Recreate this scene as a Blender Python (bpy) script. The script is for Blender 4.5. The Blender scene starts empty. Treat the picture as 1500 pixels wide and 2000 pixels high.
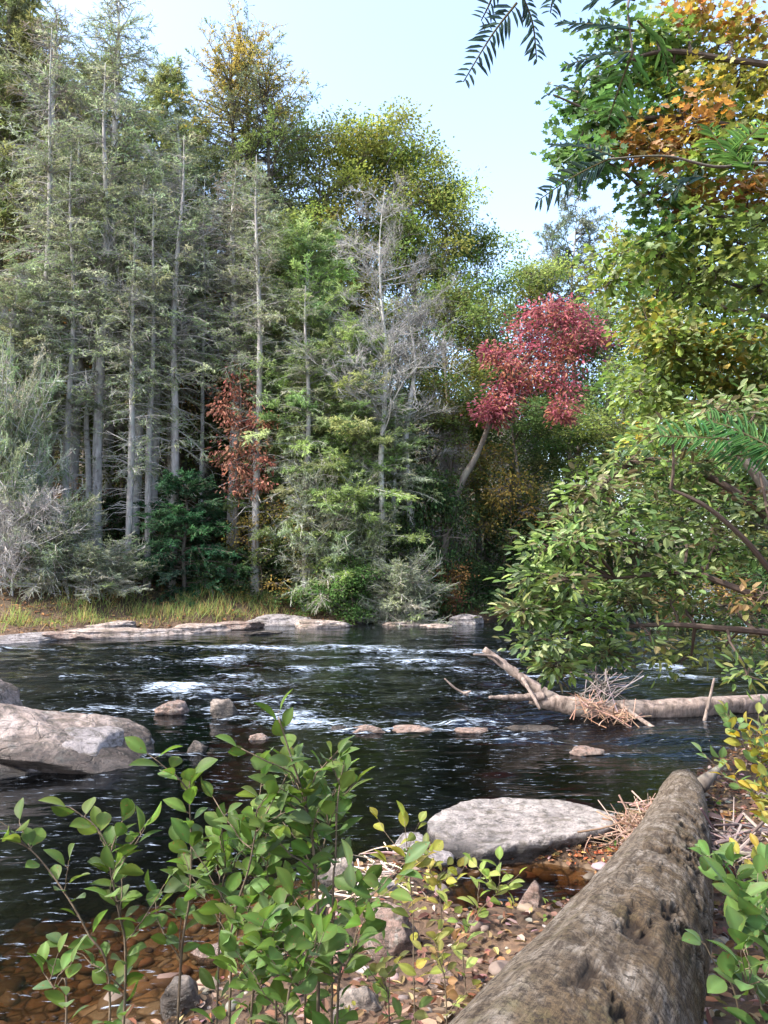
import bpy, bmesh, math, random
import numpy as np
from mathutils import Vector
sc = bpy.context.scene
COL = sc.collection
R = math.radians
PI = math.pi

# ------------------------------------------------------------------ camera model
F = 1502.0; H = 2.2; TP = 0.0666
CP = 1 / math.sqrt(1 + TP * TP); SP = TP * CP

def ray(px, py):
    a = (px - 750) / F; b = (1000 - py) / F
    return np.array([a, CP - b * SP, SP + b * CP])

def P(px, py, Y):
    """point of the picture at forward distance Y (metres)"""
    d = ray(px, py); s = Y / d[1]
    return np.array([0, 0, H]) + d * s

def G(px, py, z=0.0):
    d = ray(px, py); s = (z - H) / d[2]
    return np.array([0, 0, H]) + d * s

# ------------------------------------------------------------------ noise
_pr = np.random.default_rng(7)
_perm = _pr.permutation(256); _perm = np.concatenate([_perm, _perm, _perm])
_val = _pr.uniform(-1, 1, 256)

def vnoise(x, y, z=0.0):
    x = np.asarray(x, float); y = np.asarray(y, float); z = np.zeros_like(x) + z
    xi = np.floor(x).astype(int); yi = np.floor(y).astype(int); zi = np.floor(z).astype(int)
    fx = x - xi; fy = y - yi; fz = z - zi
    fx = fx * fx * fx * (fx * (fx * 6 - 15) + 10); fy = fy * fy * fy * (fy * (fy * 6 - 15) + 10); fz = fz * fz * (3 - 2 * fz)
    xi &= 255; yi &= 255; zi &= 255
    def h(a, b, c): return _val[_perm[_perm[_perm[(a) & 255] + (b & 255)] + (c & 255)]]
    r = 0
    for dz in (0, 1):
        for dy in (0, 1):
            for dx in (0, 1):
                w = (fx if dx else 1 - fx) * (fy if dy else 1 - fy) * (fz if dz else 1 - fz)
                r = r + w * h(xi + dx, yi + dy, zi + dz)
    return r

def fbm(x, y, z=0.0, o=4):
    r = 0; a = 1; f = 1
    for i in range(o):
        r = r + a * vnoise(np.asarray(x) * f + 17.3 * i, np.asarray(y) * f + 5.1 * i, np.asarray(z) * f + 3.7 * i)
        a *= .5; f *= 2.03
    return r

def sstep(a, b, x):
    t = np.clip((x - a) / (b - a), 0, 1); return t * t * (3 - 2 * t)

# ------------------------------------------------------------------ mesh accumulator
class Acc:
    def __init__(s): s.v = []; s.f = []; s.c = []; s.n = 0
    def add(s, v, faces, col=None):
        v = np.asarray(v, float).reshape(-1, 3)
        faces = [np.asarray(x, int) for x in (faces if isinstance(faces, list) else [faces])]
        for x in faces: s.f.append(x + s.n)
        s.v.append(v); s.n += len(v)
        if col is None: col = np.full((len(v), 3), .5)
        col = np.asarray(col, float)
        if col.ndim == 1: col = np.tile(col, (len(v), 1))
        s.c.append(col)
    def mesh(s, name, smooth=False, attrs=None):
        m = bpy.data.meshes.new(name)
        if not s.v: return m
        v = np.concatenate(s.v); m.vertices.add(len(v)); m.vertices.foreach_set('co', v.astype(np.float32).ravel())
        lt = np.concatenate([np.full(len(f), f.shape[1]) for f in s.f]); li = np.concatenate([f.ravel() for f in s.f])
        ls = np.concatenate([[0], np.cumsum(lt)[:-1]])
        m.loops.add(len(li)); m.polygons.add(len(lt))
        m.polygons.foreach_set('loop_start', ls.astype(np.int32)); m.polygons.foreach_set('loop_total', lt.astype(np.int32))
        m.loops.foreach_set('vertex_index', li.astype(np.int32))
        m.polygons.foreach_set('use_smooth', np.full(len(lt), smooth))
        a = m.attributes.new('lc', 'FLOAT_COLOR', 'POINT')
        c = np.concatenate(s.c); a.data.foreach_set('color', np.concatenate([c, np.ones((len(c), 1))], 1).astype(np.float32).ravel())
        for k, val in (attrs or {}).items():
            t = m.attributes.new(k, 'FLOAT', 'POINT'); t.data.foreach_set('value', np.asarray(val, np.float32))
        m.update(calc_edges=True); m.validate(clean_customdata=False)
        return m

def norm(v): return v / np.maximum(np.linalg.norm(v, axis=-1, keepdims=True), 1e-9)

def frames(d, nh):
    d = norm(d); x = norm(np.cross(d, nh)); n = np.cross(x, d)
    return np.stack([x, d, n], -1)          # columns: width, length, normal

def prisms(acc, p0, p1, r0, r1, sides=3, col=None):
    p0 = np.atleast_2d(p0); p1 = np.atleast_2d(p1); n = len(p0)
    if n == 0: return
    r0 = np.zeros(n) + r0; r1 = np.zeros(n) + r1
    d = norm(p1 - p0); hint = np.where(np.abs(d[:, 2:3]) > .9, [[1., 0, 0]], [[0, 0, 1.]])
    fr = frames(d, hint)
    a = np.arange(sides) * 2 * PI / sides
    ring = np.cos(a)[None, :, None] * fr[:, None, :, 0] + np.sin(a)[None, :, None] * fr[:, None, :, 2]
    v = np.concatenate([p0[:, None] + ring * r0[:, None, None], p1[:, None] + ring * r1[:, None, None]], 1)
    k = np.arange(sides); k2 = (k + 1) % sides
    q = np.stack([k, k2, k2 + sides, k + sides], 1)
    fc = (q[None] + (np.arange(n) * 2 * sides)[:, None, None]).reshape(-1, 4)
    if col is not None and np.ndim(col) == 2: col = np.repeat(col, 2 * sides, 0)
    acc.add(v.reshape(-1, 3), fc, col)

def smooth_path(pts, n):
    pts = np.asarray(pts, float); k = len(pts)
    if k == 2:
        t = np.linspace(0, 1, n)[:, None]; return pts[0] * (1 - t) + pts[1] * t
    e = np.concatenate([[2 * pts[0] - pts[1]], pts, [2 * pts[-1] - pts[-2]]])
    u = np.linspace(0, k - 1 - 1e-6, n); i = u.astype(int); t = (u - i)[:, None]
    p0, p1, p2, p3 = e[i], e[i + 1], e[i + 2], e[i + 3]
    return .5 * (2 * p1 + (p2 - p0) * t + (2 * p0 - 5 * p1 + 4 * p2 - p3) * t * t + (3 * p1 - p0 - 3 * p2 + p3) * t ** 3)

def tube(acc, pts, r, sides=8, n=None, rough=0, seed=0, cap=True, col=None):
    pts = np.asarray(pts, float); r = np.asarray(r, float) + np.zeros(len(pts))
    if n:
        u = np.linspace(0, len(pts) - 1, n); r = np.interp(u, np.arange(len(pts)), r); pts = smooth_path(pts, n)
    m = len(pts); d = norm(np.gradient(pts, axis=0))
    hint = np.array([1., 0, 0]) if abs(d[:, 2]).mean() > .7 else np.array([0, 0, 1.])
    fr = frames(d, np.tile(hint, (m, 1)))
    a = np.arange(sides) * 2 * PI / sides
    rr = np.repeat(r[:, None], sides, 1)
    if rough:
        s = np.arange(m)[:, None] * .35 + np.zeros(sides)
        rr = rr * (1 + rough * fbm(np.cos(a)[None] * 1.3 + s * 0 + seed, np.sin(a)[None] * 1.3 + seed * .3, s, 3))
    v = pts[:, None] + (np.cos(a)[None, :, None] * fr[:, None, :, 0] + np.sin(a)[None, :, None] * fr[:, None, :, 2]) * rr[..., None]
    v = v.reshape(-1, 3)
    k = np.arange(sides); k2 = (k + 1) % sides
    q = np.stack([k, k2, k2 + sides, k + sides], 1)
    fc = (q[None] + (np.arange(m - 1) * sides)[:, None, None]).reshape(-1, 4)
    faces = [fc]
    if cap: faces += [np.arange(sides)[None, ::-1], (np.arange(sides) + (m - 1) * sides)[None]]
    acc.add(v, faces, col)

# leaf templates: (verts, [faces]) with x = width, y = length, z = normal
T_RH = (np.array([[0, 0, 0], [.5, .45, 0], [0, 1, 0], [-.5, .45, 0]]), [np.array([[0, 1, 2, 3]])])
T_OV = (np.array([[0, 0, 0], [.42, .28, .09], [.4, .68, .07], [0, 1, -.05], [-.4, .68, .07], [-.42, .28, .09]]),
        [np.array([[0, 1, 2, 3], [0, 3, 4, 5]])])
_mp = [(0, 0), (.3, .02), (.52, .28), (.3, .38), (.48, .72), (.16, .66), (0, 1), (-.16, .66), (-.48, .72), (-.3, .38), (-.52, .28), (-.3, .02)]
_mv = np.array([[0, .35, -.04]] + [[x, y, .05 * abs(x) * 2] for x, y in _mp])
T_MP = (_mv, [np.array([[0, 1 + i, 1 + (i + 1) % 12] for i in range(12)])])
def _detail():
    ys = np.linspace(0, 1, 8); w = np.array([.03, .25, .41, .49, .5, .43, .27, .02]) ; vs = []
    for y, ww in zip(ys, w):
        zc = -.22 * (y - .35) ** 2 * 1.2
        for sx in (-1, -.5, 0, .5, 1): vs.append([sx * ww, y, zc + .16 * abs(sx) * ww + (.015 if sx in (-.5, .5) else 0) * math.sin(y * 22)])
    f = []
    for i in range(7):
        for j in range(4): a = i * 5 + j; f.append([a, a + 1, a + 6, a + 5])
    return np.array(vs), [np.array(f)]
T_DT = _detail()

def leaves(acc, pos, d, nh, L, W, col, tm=T_RH):
    pos = np.atleast_2d(pos); n = len(pos)
    if n == 0: return
    fr = frames(d, nh); tv, tf = tm; k = len(tv)
    L = np.zeros(n) + L; W = np.zeros(n) + W
    loc = tv[None] * np.stack([W, L, L], 1)[:, None, :]
    v = np.einsum('nij,nkj->nki', fr, loc) + pos[:, None]
    fs = [(f[None] + (np.arange(n) * k)[:, None, None]).reshape(-1, f.shape[1]) for f in tf]
    cc = np.repeat(np.atleast_2d(col) + np.zeros((n, 3)), k, 0)
    if k == 40: # pale midrib and slightly darker, browner rim
        x_ = np.abs(np.tile(np.arange(40) % 5 - 2, n))[:, None]; cc = cc * np.where(x_ == 0, 1.35, np.where(x_ == 1, 1., [[1.0, .86, .9]]))
    acc.add(v.reshape(-1, 3), fs, cc)

def pick(rng, cols, n, w=None, jit=.15):
    cols = np.array(cols, float)
    if w is not None: w = np.array(w, float) / sum(w)
    c = cols[rng.choice(len(cols), n, p=w)]
    return np.clip(c * (1 + rng.normal(0, jit, (n, 1))) * (1 + rng.normal(0, jit * .35, (n, 3))), 0.005, .9)

def runit(rng, n): return norm(rng.normal(size=(n, 3)))

# ------------------------------------------------------------------ object helpers
def part(name, data, mat, parent=None):
    o = bpy.data.objects.new(name, data)
    if mat is not None and not data.materials: data.materials.append(mat)
    COL.objects.link(o); o.parent = parent
    return o
def tag(o, label=None, cat=None, group=None, kind=None):
    if label: o['label'] = label
    if cat: o['category'] = cat
    if group: o['group'] = group
    if kind: o['kind'] = kind
    return o
def empty(name, label, cat, loc=(0, 0, 0), group=None):
    o = bpy.data.objects.new(name, None); o.empty_display_size = .2
    o.location = loc; COL.objects.link(o); return tag(o, label, cat, group)
def copy_tree(o):
    c = o.copy(); COL.objects.link(c)
    for ch in list(o.children):
        d = ch.copy(); COL.objects.link(d); d.parent = c
        for g in list(ch.children):
            e = g.copy(); COL.objects.link(e); e.parent = d
    return c

# ------------------------------------------------------------------ materials
def new_mat(name):
    m = bpy.data.materials.new(name); m.use_nodes = True
    nt = m.node_tree; nt.nodes.clear(); return m, nt
class N:
    def __init__(s, nt): s.nt = nt
    def __call__(s, typ, ins=None, **kw):
        n = s.nt.nodes.new(typ)
        for k, v in kw.items(): setattr(n, k, v)
        for k, v in (ins or {}).items():
            if hasattr(v, 'links') or isinstance(v, bpy.types.NodeSocket): s.nt.links.new(v, n.inputs[k])
            else: n.inputs[k].default_value = v
        return n
    def ramp(s, fac, stops):
        n = s.nt.nodes.new('ShaderNodeValToRGB'); e = n.color_ramp.elements
        while len(e) < len(stops): e.new(.5)
        for el, (p, c) in zip(e, stops):
            el.position = p; el.color = (*c, 1) if len(c) == 3 else c
        s.nt.links.new(fac, n.inputs[0]); return n.outputs[0]
    def noise(s, vec, scale, detail=4, rough=.55, dist=0):
        return s('ShaderNodeTexNoise', {'Vector': vec, 'Scale': scale, 'Detail': detail, 'Roughness': rough, 'Distortion': dist}).outputs['Fac']
    def mix(s, fac, a, b, typ='MIX'):
        n = s('ShaderNodeMix', data_type='RGBA', blend_type=typ)
        for sock, v in ((n.inputs[0], fac), (n.inputs[6], a), (n.inputs[7], b)):
            if isinstance(v, bpy.types.NodeSocket): s.nt.links.new(v, sock)
            else: sock.default_value = v if not isinstance(v, tuple) else ((*v, 1) if len(v) == 3 else v)
        return n.outputs[2]
    def math(s, op, a, b=0., clamp=False):
        n = s('ShaderNodeMath', {0: a, 1: b}, operation=op, use_clamp=clamp); return n.outputs[0]
    def mapping(s, vec, sc_): return s('ShaderNodeMapping', {'Vector': vec, 'Scale': sc_}).outputs[0]
    def out(s, sh): s.nt.links.new(sh, s('ShaderNodeOutputMaterial').inputs[0])
def V3(c): return (*c, 1)

def leaf_mat(name, trans=.4, gloss=0., rough=.35, sat=1.08, vein=False):
    m, nt = new_mat(name); n = N(nt)
    c = n('ShaderNodeAttribute', attribute_name='lc').outputs['Color']
    oi = n('ShaderNodeObjectInfo').outputs['Random']
    val = n.math('MULTIPLY_ADD', oi, .34); val.node.inputs[2].default_value = .83
    hs = n('ShaderNodeHueSaturation', {'Color': c, 'Value': val, 'Saturation': 1.0, 'Hue': .5}).outputs[0]
    if vein:
        tc = n('ShaderNodeTexCoord').outputs['Object']
        hs = n.mix(n.math('MULTIPLY', n.noise(tc, 60, 3), .5), hs, (.10, .13, .02)); hs = n.mix(n.ramp(n.noise(tc, 95, 3, .6), [(.64, (0,) * 3), (.69, (.85,) * 3)]), hs, (.15, .085, .03))
    tcol = n('ShaderNodeHueSaturation', {'Color': hs, 'Value': 1.5, 'Saturation': sat, 'Hue': .495}).outputs[0]
    df = n('ShaderNodeBsdfDiffuse', {'Color': hs}).outputs[0]
    tr = n('ShaderNodeBsdfTranslucent', {'Color': tcol}).outputs[0]
    mx = n('ShaderNodeMixShader', {0: trans, 1: df, 2: tr}).outputs[0]
    if gloss:
        gl = n('ShaderNodeBsdfGlossy', {'Color': (1, 1, 1, 1), 'Roughness': rough}).outputs[0]
        fr = n('ShaderNodeFresnel', {'IOR': 1.45}).outputs[0]
        fr = n.math('MULTIPLY', fr, n.math('MULTIPLY', n.math('SUBTRACT', 1., n('ShaderNodeNewGeometry').outputs['Backfacing']), gloss), True)
        mx = n('ShaderNodeMixShader', {0: fr, 1: mx, 2: gl}).outputs[0]
    n.out(mx); return m

def bark_mat(name, a, b, c=None, scale=6., stretch=.25, bump=.4):
    m, nt = new_mat(name); n = N(nt)
    tc = n('ShaderNodeTexCoord').outputs['Object']
    st = n.mapping(tc, (1, 1, stretch))
    f1 = n.noise(st, scale, 6, .65); f2 = n.noise(tc, 2.6, 6, .65)
    col = n.ramp(f1, [(.32, a), (.66, b)])
    if c: col = n.mix(n.ramp(f2, [(.48, (0, 0, 0)), (.62, (1, 1, 1))]), col, V3(c))
    bp = n('ShaderNodeBump', {'Height': f1, 'Strength': bump, 'Distance': .03}).outputs[0]
    n.out(n('ShaderNodeBsdfPrincipled', {'Base Color': col, 'Roughness': .9, 'Normal': bp, 'Specular IOR Level': .2}).outputs[0]); return m

def twig_mat(name):
    m, nt = new_mat(name); n = N(nt)
    c = n('ShaderNodeAttribute', attribute_name='lc').outputs['Color']
    n.out(n('ShaderNodeBsdfDiffuse', {'Color': c}).outputs[0]); return m

def rock_mat(name, a, b, c, wet=.10, speck=.5, scale=1.0, k=.85, wn=.32, cr=0.):
    a, b, c = [tuple(x * k for x in q) for q in (a, b, c)]
    m, nt = new_mat(name); n = N(nt)
    tc = n('ShaderNodeTexCoord').outputs['Object']
    pos = n('ShaderNodeNewGeometry').outputs['Position']
    f1 = n.noise(tc, 2.6 * scale, 9, .68, .5); f2 = n.noise(tc, 11 * scale, 8, .72, .3); f3 = n.noise(n.mapping(tc, (1, 1.6, 6)), 2.6 * scale, 6, .65, .9)
    col = n.ramp(f1, [(.36, a), (.5, b), (.62, c)])
    col = n.mix(n.ramp(f2, [(.36, (.95,) * 3), (.52, (0,) * 3)]), col, (.055, .048, .040))
    col = n.mix(n.math('MULTIPLY', n.ramp(f3, [(.52, (0,) * 3), (.62, (1,) * 3)]), .7), col, (.085, .07, .05))
    fine = n.noise(tc, 48 * scale, 4, .75)
    col = n.mix(n.math('MULTIPLY', n.ramp(fine, [(.36, (1,) * 3), (.52, (0,) * 3)]), speck), col, (.07, .062, .055))
    lich = n.noise(tc, 7 * scale, 7, .7, .6)
    col = n.mix(n.math('MULTIPLY', n.ramp(lich, [(.58, (0,) * 3), (.66, (1,) * 3)]), .55), col, (.30, .29, .26))
    dv_ = n('ShaderNodeVectorMath', {0: n.mapping(tc, (1, 1, 1.8)), 1: n('ShaderNodeVectorMath', {0: n('ShaderNodeTexNoise', {'Vector': tc, 'Scale': 3., 'Detail': 5.}).outputs['Color'], 'Scale': .55}, operation='SCALE').outputs[0]}, operation='ADD').outputs[0]
    ck = n('ShaderNodeTexVoronoi', {'Vector': dv_, 'Scale': 1.5 * scale}, feature='DISTANCE_TO_EDGE').outputs[0]
    crk = n.ramp(ck, [(.0, (cr,) * 3), (.014, (0,) * 3)])
    col = n.mix(crk, col, (.045, .038, .032))
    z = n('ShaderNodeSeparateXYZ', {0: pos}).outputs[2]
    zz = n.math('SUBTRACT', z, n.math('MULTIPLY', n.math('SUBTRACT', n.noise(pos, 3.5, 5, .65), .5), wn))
    wf = n('ShaderNodeMapRange', {'Value': zz, 'From Min': wet + .02, 'From Max': wet - wn * .3, 'To Min': 0., 'To Max': 1.}).outputs[0]  # dark below the wet level; on the slab this also paints shade
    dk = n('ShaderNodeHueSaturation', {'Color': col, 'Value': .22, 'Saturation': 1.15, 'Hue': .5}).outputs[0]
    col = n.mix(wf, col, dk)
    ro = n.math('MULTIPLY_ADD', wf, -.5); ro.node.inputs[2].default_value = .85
    h = n.math('ADD', n.math('MULTIPLY', f2, .8), n.math('MULTIPLY', fine, .35))
    h = n.math('ADD', n.math('ADD', h, n.math('MULTIPLY', f3, 1.)), n.math('MULTIPLY', crk, -.8))
    bp = n('ShaderNodeBump', {'Height': h, 'Strength': 1., 'Distance': .05}).outputs[0]
    n.out(n('ShaderNodeBsdfPrincipled', {'Base Color': col, 'Roughness': ro, 'Normal': bp, 'Specular IOR Level': .3}).outputs[0]); return m

M = {}
M['leaf_far'] = leaf_mat('far_leaf', .38)
M['leaf_mid'] = leaf_mat('mid_leaf', .45, .5, .45)
M['leaf_gloss'] = leaf_mat('glossy_leaf', .40, .35, .5)
M['leaf_near'] = leaf_mat('near_leaf', .45, .22, .5, vein=True)
M['litter'] = leaf_mat('dead_leaf', .15)
M['bark_pale'] = bark_mat('pale_bark', (.22, .20, .185), (.54, .515, .49), (.40, .42, .36))
M['bark_grey'] = bark_mat('grey_bark', (.14, .125, .115), (.40, .375, .355), (.27, .28, .24), bump=.7)
M['bark_dark'] = bark_mat('dark_bark', (.05, .04, .033), (.13, .11, .095), (.12, .13, .09))
M['bark_brown'] = bark_mat('brown_bark', (.07, .055, .045), (.20, .17, .14), (.16, .15, .12))
M['stem'] = bark_mat('stem_bark', (.06, .045, .03), (.16, .12, .08), scale=30)
M['twig'] = twig_mat('twig')
M['rock_tan'] = rock_mat('tan_rock', (.20, .155, .125), (.33, .27, .225), (.43, .37, .325), wet=.20)
M['rock_grey'] = rock_mat('grey_rock', (.21, .185, .18), (.31, .275, .27), (.39, .35, .335), wet=.04)
M['rock_pink'] = rock_mat('pink_rock', (.24, .15, .115), (.34, .23, .185), (.42, .33, .285), wet=.03, scale=2.)
M['rock_far'] = rock_mat('bank_rock', (.17, .125, .10), (.29, .225, .19), (.37, .31, .28), wet=.08, scale=.8, k=1.15)
M['rock_slab_shaded'] = rock_mat('slab_rock', (.19, .165, .152), (.27, .238, .222), (.34, .302, .28), wet=.13, k=.98, wn=.09)  # damp foot, with the shade of the undercut front painted in as well
M['rock_boulder'] = rock_mat('boulder_rock', (.21, .155, .13), (.34, .265, .225), (.44, .36, .32), wet=.37, wn=.5, scale=.8, cr=.35)
M['rock_dark'] = rock_mat('dark_rock', (.06, .05, .045), (.12, .10, .09), (.19, .165, .15), wet=.2)

# ------------------------------------------------------------------ terrain
NEAR = np.array([(-60, -14), (-8, 0.2), (-2.6, 2.5), (-1.05, 3.6), (-.62, 5.0), (0.0, 5.75), (.45, 6.3), (1.2, 6.5), (2.05, 6.7), (2.95, 7.7), (4.2, 9.4), (5.6, 11.3),
                 (8, 14.8), (10, 19), (11.2, 25), (12.8, 32), (17, 42), (28, 60), (50, 85), (140, 150), (140, -60), (-60, -60)], float)
FAR = np.array([(-170, 8), (-40, 15.5), (-10.6, 21.3), (-6.9, 24.3), (-2.7, 26.6), (.9, 27.2), (3.6, 28.7), (6, 31), (9, 37), (14, 47), (24, 62), (45, 84), (120, 150), (120, 300), (-170, 300)], float)

def sdist(poly, x, y):
    x = np.asarray(x, float); y = np.asarray(y, float)
    d = np.full(x.shape, 1e9); ins = np.zeros(x.shape, bool); k = len(poly)
    for i in range(k):
        ax, ay = poly[i]; bx, by = poly[(i + 1) % k]
        dx, dy = bx - ax, by - ay
        t = np.clip(((x - ax) * dx + (y - ay) * dy) / (dx * dx + dy * dy), 0, 1)
        d = np.minimum(d, np.hypot(x - ax - t * dx, y - ay - t * dy))
        if ay != by:
            c = ((ay > y) != (by > y)) & (x < dx * (y - ay) / (by - ay) + ax); ins ^= c
    return np.where(ins, d, -d)

PUD = G(1050, 1748)
def terrain(x, y):
    x = np.asarray(x, float); y = np.asarray(y, float)
    sn = sdist(NEAR, x, y) + .18 * fbm(x * 1.1, y * 1.1, 3.3, 3) * sstep(14, 4, np.hypot(x, y))
    sf = sdist(FAR, x, y) + .5 * fbm(x * .5, y * .5, 8.1, 3)
    # near bank
    zn = np.where(sn > 0, .13 * np.minimum(sn, 5) + .22 * np.maximum(0, sn - 7) ** .9, 0) + .17 * np.maximum(0, 3.9 - y) * sstep(-1.2, .6, x) * (sn > 0) * sstep(0, .8, sn)
    zn += np.where(sn > 0, .03 * sstep(0, .1, sn), 0)
    zn = np.where((np.abs(x - 1.15) < .95) & (y > 4.9) & (y < 6.6) & (sn > -.4), np.minimum(zn, .085 - .5 * np.maximum(0, y - 6.0)), zn)
    pd = np.hypot((x - PUD[0] + .12 * vnoise(x * 4, y * 4)) / .74, (y - PUD[1]) / .6)
    zn = zn - (.31) * sstep(1.2, .4, pd) * (sn > -.2)
    # far bank and hillside
    hf = .14 + .86 * sstep(17, -3, x - (y - 28) * .22)
    zf = np.where(sf > 0, .30 * sstep(0, .5, sf) + .34 * np.clip(sf - .3, 0, 4.2) + .52 * hf * np.maximum(0, np.minimum(sf, 62) - 4.5), 0)
    zf = zf + np.where(sf > 3, .35 * fbm(x * .3, y * .3, 1.2, 4) * sstep(3, 8, sf), 0)
    dw = np.minimum(-sn, -sf)
    bed = -np.minimum(1.1, (.085 + .05 * sstep(3.5, 5.0, y) + .45 * sstep(5.0, 7.4, y)) * np.maximum(dw, 0) ** .85)
    z = np.where(sn > 0, zn, np.where(sf > 0, zf, bed))
    nr = sstep(16, 5, np.hypot(x - 1, y - 4))
    z = z + nr * (.035 * fbm(x * 2.3, y * 2.3, 0, 4) + .02 * np.abs(vnoise(x * 9, y * 9, 4.))) - .015
    z = z + (1 - nr) * .08 * fbm(x * .9, y * .9, 2, 3) * (dw < 0)
    return z
def tz(x, y): return float(terrain(np.array([float(x)]), np.array([float(y)]))[0])
def gnd(px, Y):
    x = (px - 750) / F * Y / CP
    return np.array([x, Y, tz(x, Y)])

def grid_mesh(xs, ys):
    X, Y = np.meshgrid(xs, ys); nx, ny = len(xs), len(ys)
    i = (np.arange(ny - 1)[:, None] * nx + np.arange(nx - 1)[None]).ravel()
    return X.ravel(), Y.ravel(), np.stack([i, i + 1, i + 1 + nx, i + nx], 1)

u = np.linspace(-1, 1, 520)
xs = .6 + 1.6 * np.sinh(u * 5.15); ys = 4.6 + 1.6 * np.sinh(np.linspace(-4.2, 5.85, 620))
X, Y, FQ = grid_mesh(xs, ys); Z = terrain(X, Y)
ta = Acc(); ta.add(np.stack([X, Y, Z], 1), FQ)
m, nt = new_mat('bank_soil'); n = N(nt)
pos = n('ShaderNodeNewGeometry').outputs['Position']
f1 = n.noise(pos, 1.7, 7, .65, .5); f2 = n.noise(pos, 16, 6, .7); vor = n('ShaderNodeTexVoronoi', {'Vector': pos, 'Scale': 9., 'Randomness': 1.})
soil = n.ramp(f1, [(.3, (.04, .026, .016)), (.5, (.10, .06, .036)), (.7, (.155, .098, .06))])
soil = n.mix(n.ramp(f2, [(.35, (.8,) * 3), (.6, (0,) * 3)]), soil, (.06, .04, .028))
stone = n.ramp(vor.outputs['Color'], [(.1, (.10, .058, .032)), (.45, (.17, .10, .05)), (.8, (.15, .115, .08)), (.95, (.26, .20, .15))])
edge = n('ShaderNodeTexVoronoi', {'Vector': pos, 'Scale': 9., 'Randomness': 1.}, feature='DISTANCE_TO_EDGE').outputs[0]
stone = n.mix(n.ramp(edge, [(.02, (1,) * 3), (.12, (0,) * 3)]), stone, (.05, .03, .015))
zc = n('ShaderNodeSeparateXYZ', {0: pos})
bedm = n('ShaderNodeMapRange', {'Value': zc.outputs[2], 'From Min': .05, 'From Max': -.06}).outputs[0]
wets = n('ShaderNodeMapRange', {'Value': n.math('ADD', zc.outputs[2], n.math('MULTIPLY', n.math('SUBTRACT', f1, .5), .25)), 'From Min': .22, 'From Max': .07}).outputs[0]
soil = n.mix(n.math('MULTIPLY', wets, .62), soil, (.022, .014, .009))
col = n.mix(bedm, soil, stone)
yfar = n('ShaderNodeMapRange', {'Value': zc.outputs[1], 'From Min': 20., 'From Max': 28.}).outputs[0]
zfar = n('ShaderNodeMapRange', {'Value': zc.outputs[2], 'From Min': .3, 'From Max': 1.}).outputs[0]
col = n.mix(n.math('MULTIPLY', yfar, zfar), col, n.ramp(f1, [(.3, (.03, .028, .016)), (.7, (.10, .075, .04))]))
hgt = n.math('ADD', n.math('MULTIPLY', f2, .6), n.math('MULTIPLY', n.ramp(edge, [(0, (0,) * 3), (.3, (1,) * 3)]), .6))
bp = n('ShaderNodeBump', {'Height': hgt, 'Strength': .8, 'Distance': .04}).outputs[0]
n.out(n('ShaderNodeBsdfPrincipled', {'Base Color': col, 'Roughness': .9, 'Normal': bp, 'Specular IOR Level': .25}).outputs[0])
M['soil'] = m
tag(part('ground', ta.mesh('ground', True), m), 'brown leaf-strewn river banks, riverbed and wooded hillside', 'ground', kind='structure')

# ------------------------------------------------------------------ water
wx = 6 * np.sinh(np.linspace(-3.05, 3.3, 640)); wy = np.exp(np.linspace(math.log(.7), math.log(150), 760)) - .2
X, Y, FQ = grid_mesh(wx, wy); TZ = terrain(X, Y)
FO = []   # foam patches: px, py, rx(m), ry(m), strength
for px, py, rx, ry, s in [(318, 1384, .3, .12, .8), (420, 1388, .28, .12, .8), (690, 1424, .4, .1, .8), (780, 1421, .4, .1, .8), (900, 1421, .4, .1, .7), (366, 1466, .2, .06, .6), (290, 1470, .5, .1, .55), (345, 1352, .75, .55, 1.1), (310, 1345, .35, .3, 1.0), (400, 1362, .6, .35, .8), (480, 1345, 1.0, .3, .6), (430, 1296, .75, .4, .9), (455, 1288, .4, .3, 1.), (590, 1313, .35, .3, 1.),
                          (605, 1310, .7, .3, .7), (500, 1270, 1.6, .35, .9), (560, 1272, 1.2, .3, .8), (380, 1268, 1.2, .35, .7), (690, 1268, 1.4, .4, .9), (740, 1278, .9, .3, .9), (820, 1298, .7, .35, 1.),
                          (705, 1306, .35, .3, .9), (870, 1280, 1.4, .3, .8), (590, 1405, .7, .3, 1.0), (640, 1412, .6, .22, .8), (900, 1410, .7, .25, .7), (560, 1395, .6, .3, .8), (460, 1328, .5, .3, .7),
                          (930, 1275, 1.0, .25, .8), (1290, 1310, .6, .3, 1.), (1340, 1330, .8, .3, .8), (470, 1400, .35, .2, .6), (20, 1272, .8, .2, .7), (120, 1274, .5, .2, .6), (1010, 1425, .6, .12, .5),
                          (1190, 1465, .5, .06, .5), (780, 1290, 1.2, .3, .6), (620, 1290, 1.0, .3, .6), (520, 1375, .9, .25, .55), (740, 1405, .5, .2, .5), (1000, 1440, .9, .12, .5)]:
    c = G(px, py, .05); FO.append((c[0], c[1], rx, ry, s))
fr_ = np.random.default_rng(61)
for i in range(20):
    y_ = fr_.uniform(11.5, 21.5); FO.append((fr_.uniform(-.42, .24) * y_, y_, fr_.uniform(.4, 1.3), fr_.uniform(.1, .28), fr_.uniform(.4, .75)))
foam = np.zeros_like(X)
for cx, cy, rx, ry, s in FO:
    foam = np.maximum(foam, s * np.exp(-(((X - cx) / rx) ** 2 + ((Y - cy) / ry) ** 2)))
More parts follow.
